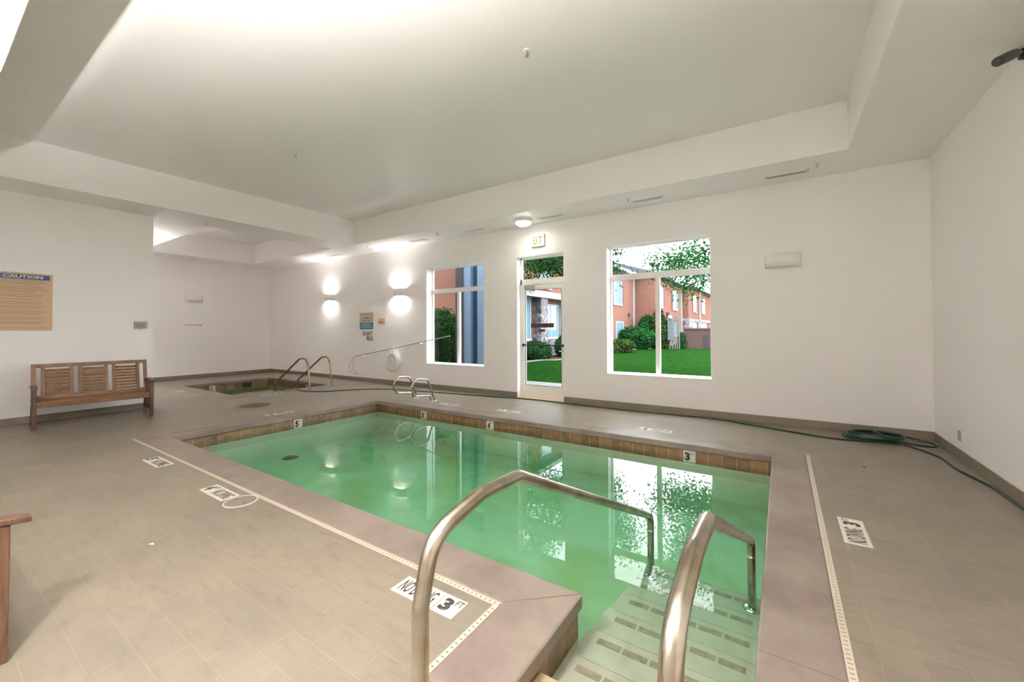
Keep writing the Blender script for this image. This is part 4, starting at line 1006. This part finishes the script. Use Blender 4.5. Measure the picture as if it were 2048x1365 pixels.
# roof vents
for (vx, vy) in ((-9.72, 37.9), (-9.62, 39.2)):
    MB().tube([(vx, vy, 6.2), (vx, vy, 7.3)], .12, 10).lathe((vx, vy, 7.3), [(.001, .3), (.24, .28), (.24, .12), (.13, .0)], 12).off(O).build('roof_vent', 'trim_dark', B)
def bwin(X, y0, y1, z0, z1, split=1, shut=True, par=B):
    fr_ = MB(); t = .09; fr_.box(X - .02, X + .05, y0, y0 + t, z0 + t, z1); fr_.box(X - .02, X + .05, y1 - t, y1, z0 + t, z1); fr_.box(X - .02, X + .05, y0 + t, y1 - t, z1 - t, z1); fr_.box(X - .02, X + .08, y0 - .05, y1 + .05, z0 - .05, z0 + t)
    for k in range(1, split + 1): yy = y0 + (y1 - y0) * k / (split + 1); fr_.box(X - .02, X + .045, yy - .03, yy + .03, z0 + t, z1 - t)
    f = fr_.off(O).build('window', 'trim_white', B)
    MB().box(X - .01, X + .02, y0 + t, y1 - t, z0 + t, z1 - t).off(O).build('pane', 'house_glass', f)
    if shut:
        MB().box(X, X + .04, y0 - .42, y0 - .02, z0, z1).box(X, X + .04, y1 + .02, y1 + .42, z0, z1).off(O).build('shutter', 'shutter', f)
XA1, XB1, XC1 = -10.45, -8.72, -8.05
bwin(XA1, 25.9, 27.2, 3.4, 5.3, 0); bwin(XA1, 29.4, 31.3, 3.35, 5.2); bwin(XA1, 25.7, 27.8, .15, 2.2, 1, False); bwin(XA1, 29.9, 31.6, .55, 2.1, 1, False)
bwin(XB1, 35.4, 37.2, 3.35, 5.2); bwin(XB1, 41.0, 43.2, 3.35, 5.2); bwin(XB1, 35.6, 37.2, .8, 2.1, 1, False); bwin(XB1, 41.2, 43.0, .8, 2.1, 1, False)
bwin(XC1, 47.8, 49.8, 3.35, 5.2, 2); bwin(XC1, 53.5, 56, 3.35, 5.2, 1); bwin(XC1, 47.8, 49.8, .8, 2.2, 1, False); bwin(XC1, 52.5, 57, .8, 2.2, 2, False)
XD = -11.6
bwin(XD, 18.2, 19.3, .9, 3.3, 0, False); bwin(XD, 20.7, 22.6, .95, 3.0, 1, False); bwin(XD, 20.4, 21.7, 3.9, 6.0, 0, False)
bwin(XD, 15.2, 16.6, 3.6, 5.3, 1, True)
MB().box(XD - .1, XD + .55, 19.55, 20.35, -.05, 3.35).off(O).build('stone_pillar', 'stone_veneer', B)
MB().box(XD - .1, XD + .12, 16.5, 25.1, -.05, .85).off(O).build('stone_base', 'stone_veneer', B)
MB().box(XD - .1, XD + .2, 22.7, 23.5, -.05, 3.3).box(XD - .1, XD + .65, 16.5, 25.1, 3.25, 3.6).off(O).build('porch_beam', 'trim_white', B)
MB().box(XA1 - .1, XA1 + .12, 25.25, 28.9, 2.25, 3.0).box(XA1 - .1, XA1 + .12, 28.0, 28.9, -.05, 2.25).box(XA1 - .1, XA1 + .12, 25.25, 25.6, -.05, 2.25).off(O).build('stone_surround', 'stone_veneer', B)
MB().box(XB1 - .1, XC1 + .08, 45.1, 45.3, -.05, 2.6).box(XC1 + .081, XC1 + .1, 45.1, 47.4, -.05, 2.6).box(XC1 - .1, XC1 + .13, 50.2, 52.2, -.05, 2.25).box(XC1 - .1, XC1 + .11, 47.4, 75, 2.25, 2.6).off(O).build('stone_base', 'stone_veneer', B)
for (x, y) in ((XA1 + .06, 34.3), (XB1 + .06, 44.9), (XC1 + .2, 51.2)): MB().box(x - .06, x + .06, y - .06, y + .06, -.05, EZ).off(O).build('downspout', 'trim_white', B)
MB().box(XA1, XA1 + .15, 32.8, 33.0, 2.5, 2.8).off(O).build('wall_lantern', 'trim_dark', B)
MB().box(XB1, XB1 + .2, 38.3, 38.8, 2.5, 3.0).off(O).build('wall_lantern', 'trim_dark', B)

# the pool house's own wing seen through the left window
V = empty('side_wing', (-7.4, 9.3, -.05), label='tall panelled bay with blue grey fluting just outside the left window', cat='facade'); O2 = (7.4, -9.3, .05)
def ray_x(px, Y): u = (px - 1024) / FPX; d = Fv + u * Rv; return d.x / d.y * Y
xs_ = [ray_x(p, 9.3) for p in (911, 925.5, 939, 953, 968)]
MB().box(xs_[0], xs_[1], 9.3, 10.1, -.05, 5.6).off(O2).build('dark_post', 'panel_dark', V)
MB().box(xs_[1], xs_[2], 9.34, 10.1, -.05, 5.6).off(O2).build('fluted_panel', 'panel_blue_light', V)
MB().box(xs_[2], xs_[3], 9.50, 10.1, -.05, 5.6).off(O2).build('fluted_panel', 'panel_blue_dark', V)
MB().box(xs_[3], xs_[4] + .5, 9.34, 10.1, -.05, 5.6).off(O2).build('fluted_panel', 'panel_blue_light', V)

# utility boxes and enclosure
def wx(px, Y): u = (px - 1024) / FPX; d = Fv + u * Rv; return d.x / d.y * Y
U = empty('utility_cabinets', (wx(1344, 33.2), 33.2, -.05), label='grey electrical cabinets with conduits beside the tall shrub', cat='utility box')
MB().box(-.30, .12, -.2, .2, .65, 2.3, bev=.03).build('meter_cabinet', 'utility_grey', U)
MB().lathe((-.1, -.22, 2.45), [(.001, -.1), (.14, -.1), (.16, .04)], 16, axis='Y').build('meter_dial', 'trim_white', U)
for x in (.22, .38, .52): MB().tube([(x, 0, 0), (x, 0, 2.5)], .05, 8).build('conduit', 'utility_grey', U)
MB().box(-.2, -.12, -.05, .05, 0, .65).box(.0, .08, -.05, .05, 0, .65).build('cabinet_post', 'utility_grey', U)
E_ = empty('trash_enclosure', (wx(1395, 34.2), 34.2, -.05), label='low brown masonry enclosure with flat cap at the lawn edge', cat='enclosure')
x0 = wx(1368, 34.2) - wx(1395, 34.2)
MB().box(x0, -x0 + .5, 0, .3, 0, 1.5).build('enclosure_wall', 'enclosure_brown', E_); MB().box(x0 - .1, -x0 + .6, -.08, .4, 1.5, 1.62).build('cap_stones', 'shutter', E_)
MB().box(.45, .75, -.05, .02, .0, 1.05).build('gate_panel', 'black', E_)

# plants -----------------------------------------------------------
def leafy(name, centre, rad, n, size, m_, label, cat, group, core=True, seed=1, lumps=5, spread=.32, parts=None, boxy=False):
    rd = random.Random(seed); r_ = empty(name, (centre[0], centre[1], -.05), label=label, cat=cat, group=group)
    c = Vector((0, 0, centre[2] + .05)); L_ = []
    for k in range(lumps):
        d = Vector((rd.gauss(0, 1), rd.gauss(0, 1), rd.gauss(0, .8))); d.normalize()
        L_.append((c + Vector((d.x * rad[0], d.y * rad[1], d.z * rad[2])) * spread * 1.4, rd.uniform(.6, .8)))
    L_.append((c, .9))
    m = MB()
    for i in range(n):
        lc, s = rd.choice(L_)
        d = Vector((rd.gauss(0, 1), rd.gauss(0, 1), rd.gauss(0, 1))); d.normalize()
        rr_ = s * (rd.uniform(.55, 1.0) if not core else rd.uniform(.88, 1.04))
        if boxy: d = Vector([max(-1, min(1, q * 1.5)) for q in d])
        p = lc + Vector((d.x * rad[0], d.y * rad[1], d.z * rad[2])) * rr_
        if p.z < .02: p.z = .02 + rd.uniform(0, .1)
        a = Vector((rd.gauss(0, 1), rd.gauss(0, 1), rd.gauss(0, .6))).normalized(); b = a.cross(d + Vector((.01, .02, .03)));
        if b.length < 1e-3: b = Vector((1, 0, 0))
        b.normalize(); L2, w2 = size * rd.uniform(.6, 1.2), size * rd.uniform(.25, .42)
        m.add([p - a * L2 / 2, p + b * w2, p + a * L2 / 2, p - b * w2], [(0, 1, 2, 3)])
    m.build('foliage', m_, r_, fix=False)
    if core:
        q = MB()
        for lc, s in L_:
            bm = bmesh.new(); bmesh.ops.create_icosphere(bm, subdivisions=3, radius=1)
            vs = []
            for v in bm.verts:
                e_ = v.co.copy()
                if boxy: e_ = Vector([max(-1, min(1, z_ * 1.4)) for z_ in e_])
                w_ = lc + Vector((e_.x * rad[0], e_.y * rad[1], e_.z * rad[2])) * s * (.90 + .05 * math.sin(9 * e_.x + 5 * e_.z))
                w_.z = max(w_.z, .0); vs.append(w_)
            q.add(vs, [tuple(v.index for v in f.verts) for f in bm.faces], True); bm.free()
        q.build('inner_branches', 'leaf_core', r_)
    return r_
leafy('round_shrub', (wx(1272, 31.5), 31.5, .75), (1.35, 1.3, .95), 5200, .17, 'leaf_bright', 'rounded bright green shrub on the lawn in front of the coral building', 'shrub', 'shrubs along the building', seed=2)
leafy('round_shrub', (wx(1298, 34.0), 33.6, 1.0), (1.1, .9, 1.5), 4200, .17, 'leaf_bright', 'taller green shrub just behind the rounded one at the window post', 'shrub', 'shrubs along the building', seed=3)
leafy('tall_shrub', (wx(1319, 33.4), 33.4, 1.2), (.66, .7, 1.75), 4200, .17, 'leaf_olive', 'tall olive green shrub left of the grey electrical cabinets', 'shrub', 'shrubs along the building', seed=5)
leafy('low_shrub', (wx(1240, 26.5), 26.5, .35), (.95, 1.0, .55), 2600, .13, 'leaf_olive', 'low yellow green shrub at the left of the large window view', 'shrub', 'shrubs along the building', seed=6)
leafy('low_shrub', (wx(1362, 33.8), 33.9, .5), (.4, .4, .75), 900, .15, 'leaf_green', 'small dark shrub between cabinets and brown enclosure', 'shrub', 'shrubs along the building', seed=8)
leafy('low_shrub', (-10.6, 18.4, .35), (.7, 1.3, .6), 2600, .12, 'leaf_green', 'green shrub behind the curb left in the door view', 'shrub', 'shrubs seen through the door', seed=9)
leafy('low_shrub', (-9.9, 21.2, .55), (.8, 1.3, .9), 2600, .13, 'leaf_bright', 'brighter green shrub behind the curb right in the door view', 'shrub', 'shrubs seen through the door', seed=10)
# hedge outside the left window
H_ = [(-10.1, 11.5), (-11.1, 11.2), (-9.2, 11.6), (-12.2, 11.0)]
for i, (x, y) in enumerate(H_):
    leafy('clipped_hedge', (x, y, .92), (.95, .8, 1.12), 5200, .10, 'leaf_hedge', ['dark clipped hedge bush outside the left window, second from the panelled bay', 'dark clipped hedge bush outside the left window, third from the panelled bay', 'dark clipped hedge bush right beside the panelled bay', 'dark clipped hedge bush outside the left window, farthest one'][i], 'hedge', 'hedge outside the left window', seed=20 + i, boxy=True)

def tree(px, Y, h, crown, n, label, seed, trunk_r=.10, lean=(0, 0), leaf='leaf_green', size=.12):
    rd = random.Random(seed); x = wx(px, Y); t = empty('shade_tree', (x, Y, -.05), label=label, cat='tree', group='young trees on the lawn')
    m = MB(); top = Vector((lean[0], lean[1], h * .45)); m.tube(catmull([(0, 0, .0), (lean[0] * .3, lean[1] * .3, h * .2), tuple(top)], 5), [trunk_r * (1 - .35 * k / 10) for k in range(11)], 10)
    tips = []
    cc = Vector((lean[0], lean[1], crown[3]))
    for k in range(15):
        a = 2 * PI * k / 15 + rd.uniform(-.2, .2); rr_ = rd.uniform(.55, 1.0); zt = rd.uniform(-.8, 1)
        tip = cc + Vector((math.cos(a) * crown[0] * rr_, math.sin(a) * crown[1] * rr_, crown[2] * zt * .9))
        st_ = top * rd.uniform(.72, 1.0); mid = (st_ + tip) / 2 + Vector((rd.uniform(-.2, .2), rd.uniform(-.2, .2), .25))
        P_ = catmull([st_, mid, tip], 5); m.tube(P_, [trunk_r * .42 * (1 - .85 * q / (len(P_) - 1)) for q in range(len(P_))], 6)
        tips.append((mid, tip))
        for q in range(2):
            e_ = mid + (tip - mid) * .4 + Vector((rd.uniform(-.7, .7), rd.uniform(-.7, .7), rd.uniform(-.4, .5))); m.tube([mid, (mid + e_) / 2 + Vector((0, 0, .05)), e_], [.022, .015, .006], 5); tips.append((mid, e_))
    m.build('trunk', 'bark', t)
    f = MB()
    for i in range(n):
        a_, b_ = rd.choice(tips); q = rd.random() ** .6; p = a_ + (b_ - a_) * q * 1.1 + Vector((rd.gauss(0, .26), rd.gauss(0, .26), rd.gauss(0, .24)))
        a = Vector((rd.gauss(0, 1), rd.gauss(0, 1), rd.gauss(0, .8))).normalized(); b = a.cross(Vector((rd.gauss(0, 1), rd.gauss(0, 1), rd.gauss(0, 1)))).normalized()
        L2, w2 = size * rd.uniform(.6, 1.1), size * rd.uniform(.2, .32); f.add([p - a * L2 / 2, p + b * w2, p + a * L2 / 2, p - b * w2], [(0, 1, 2, 3)])
    f.build('foliage', leaf, t, fix=False)
tree(1160, 13.2, 7.5, (2.45, 2.2, 2.9, 5.3), 20000, 'leafy tree standing between the exit door and the large window views', 31, size=.105)
tree(1478, 13.5, 7.2, (2.2, 2.3, 2.7, 4.6), 27000, 'leafy tree whose crown fills the upper right of the large window', 32, leaf='leaf_bright', size=.105)
tree(1003, 14.6, 8.0, (2.1, 2.2, 2.8, 5.6), 14000, 'olive leaved tree seen through the transom over the door', 33, leaf='leaf_olive', size=.105)
bpy.context.view_layer.update()
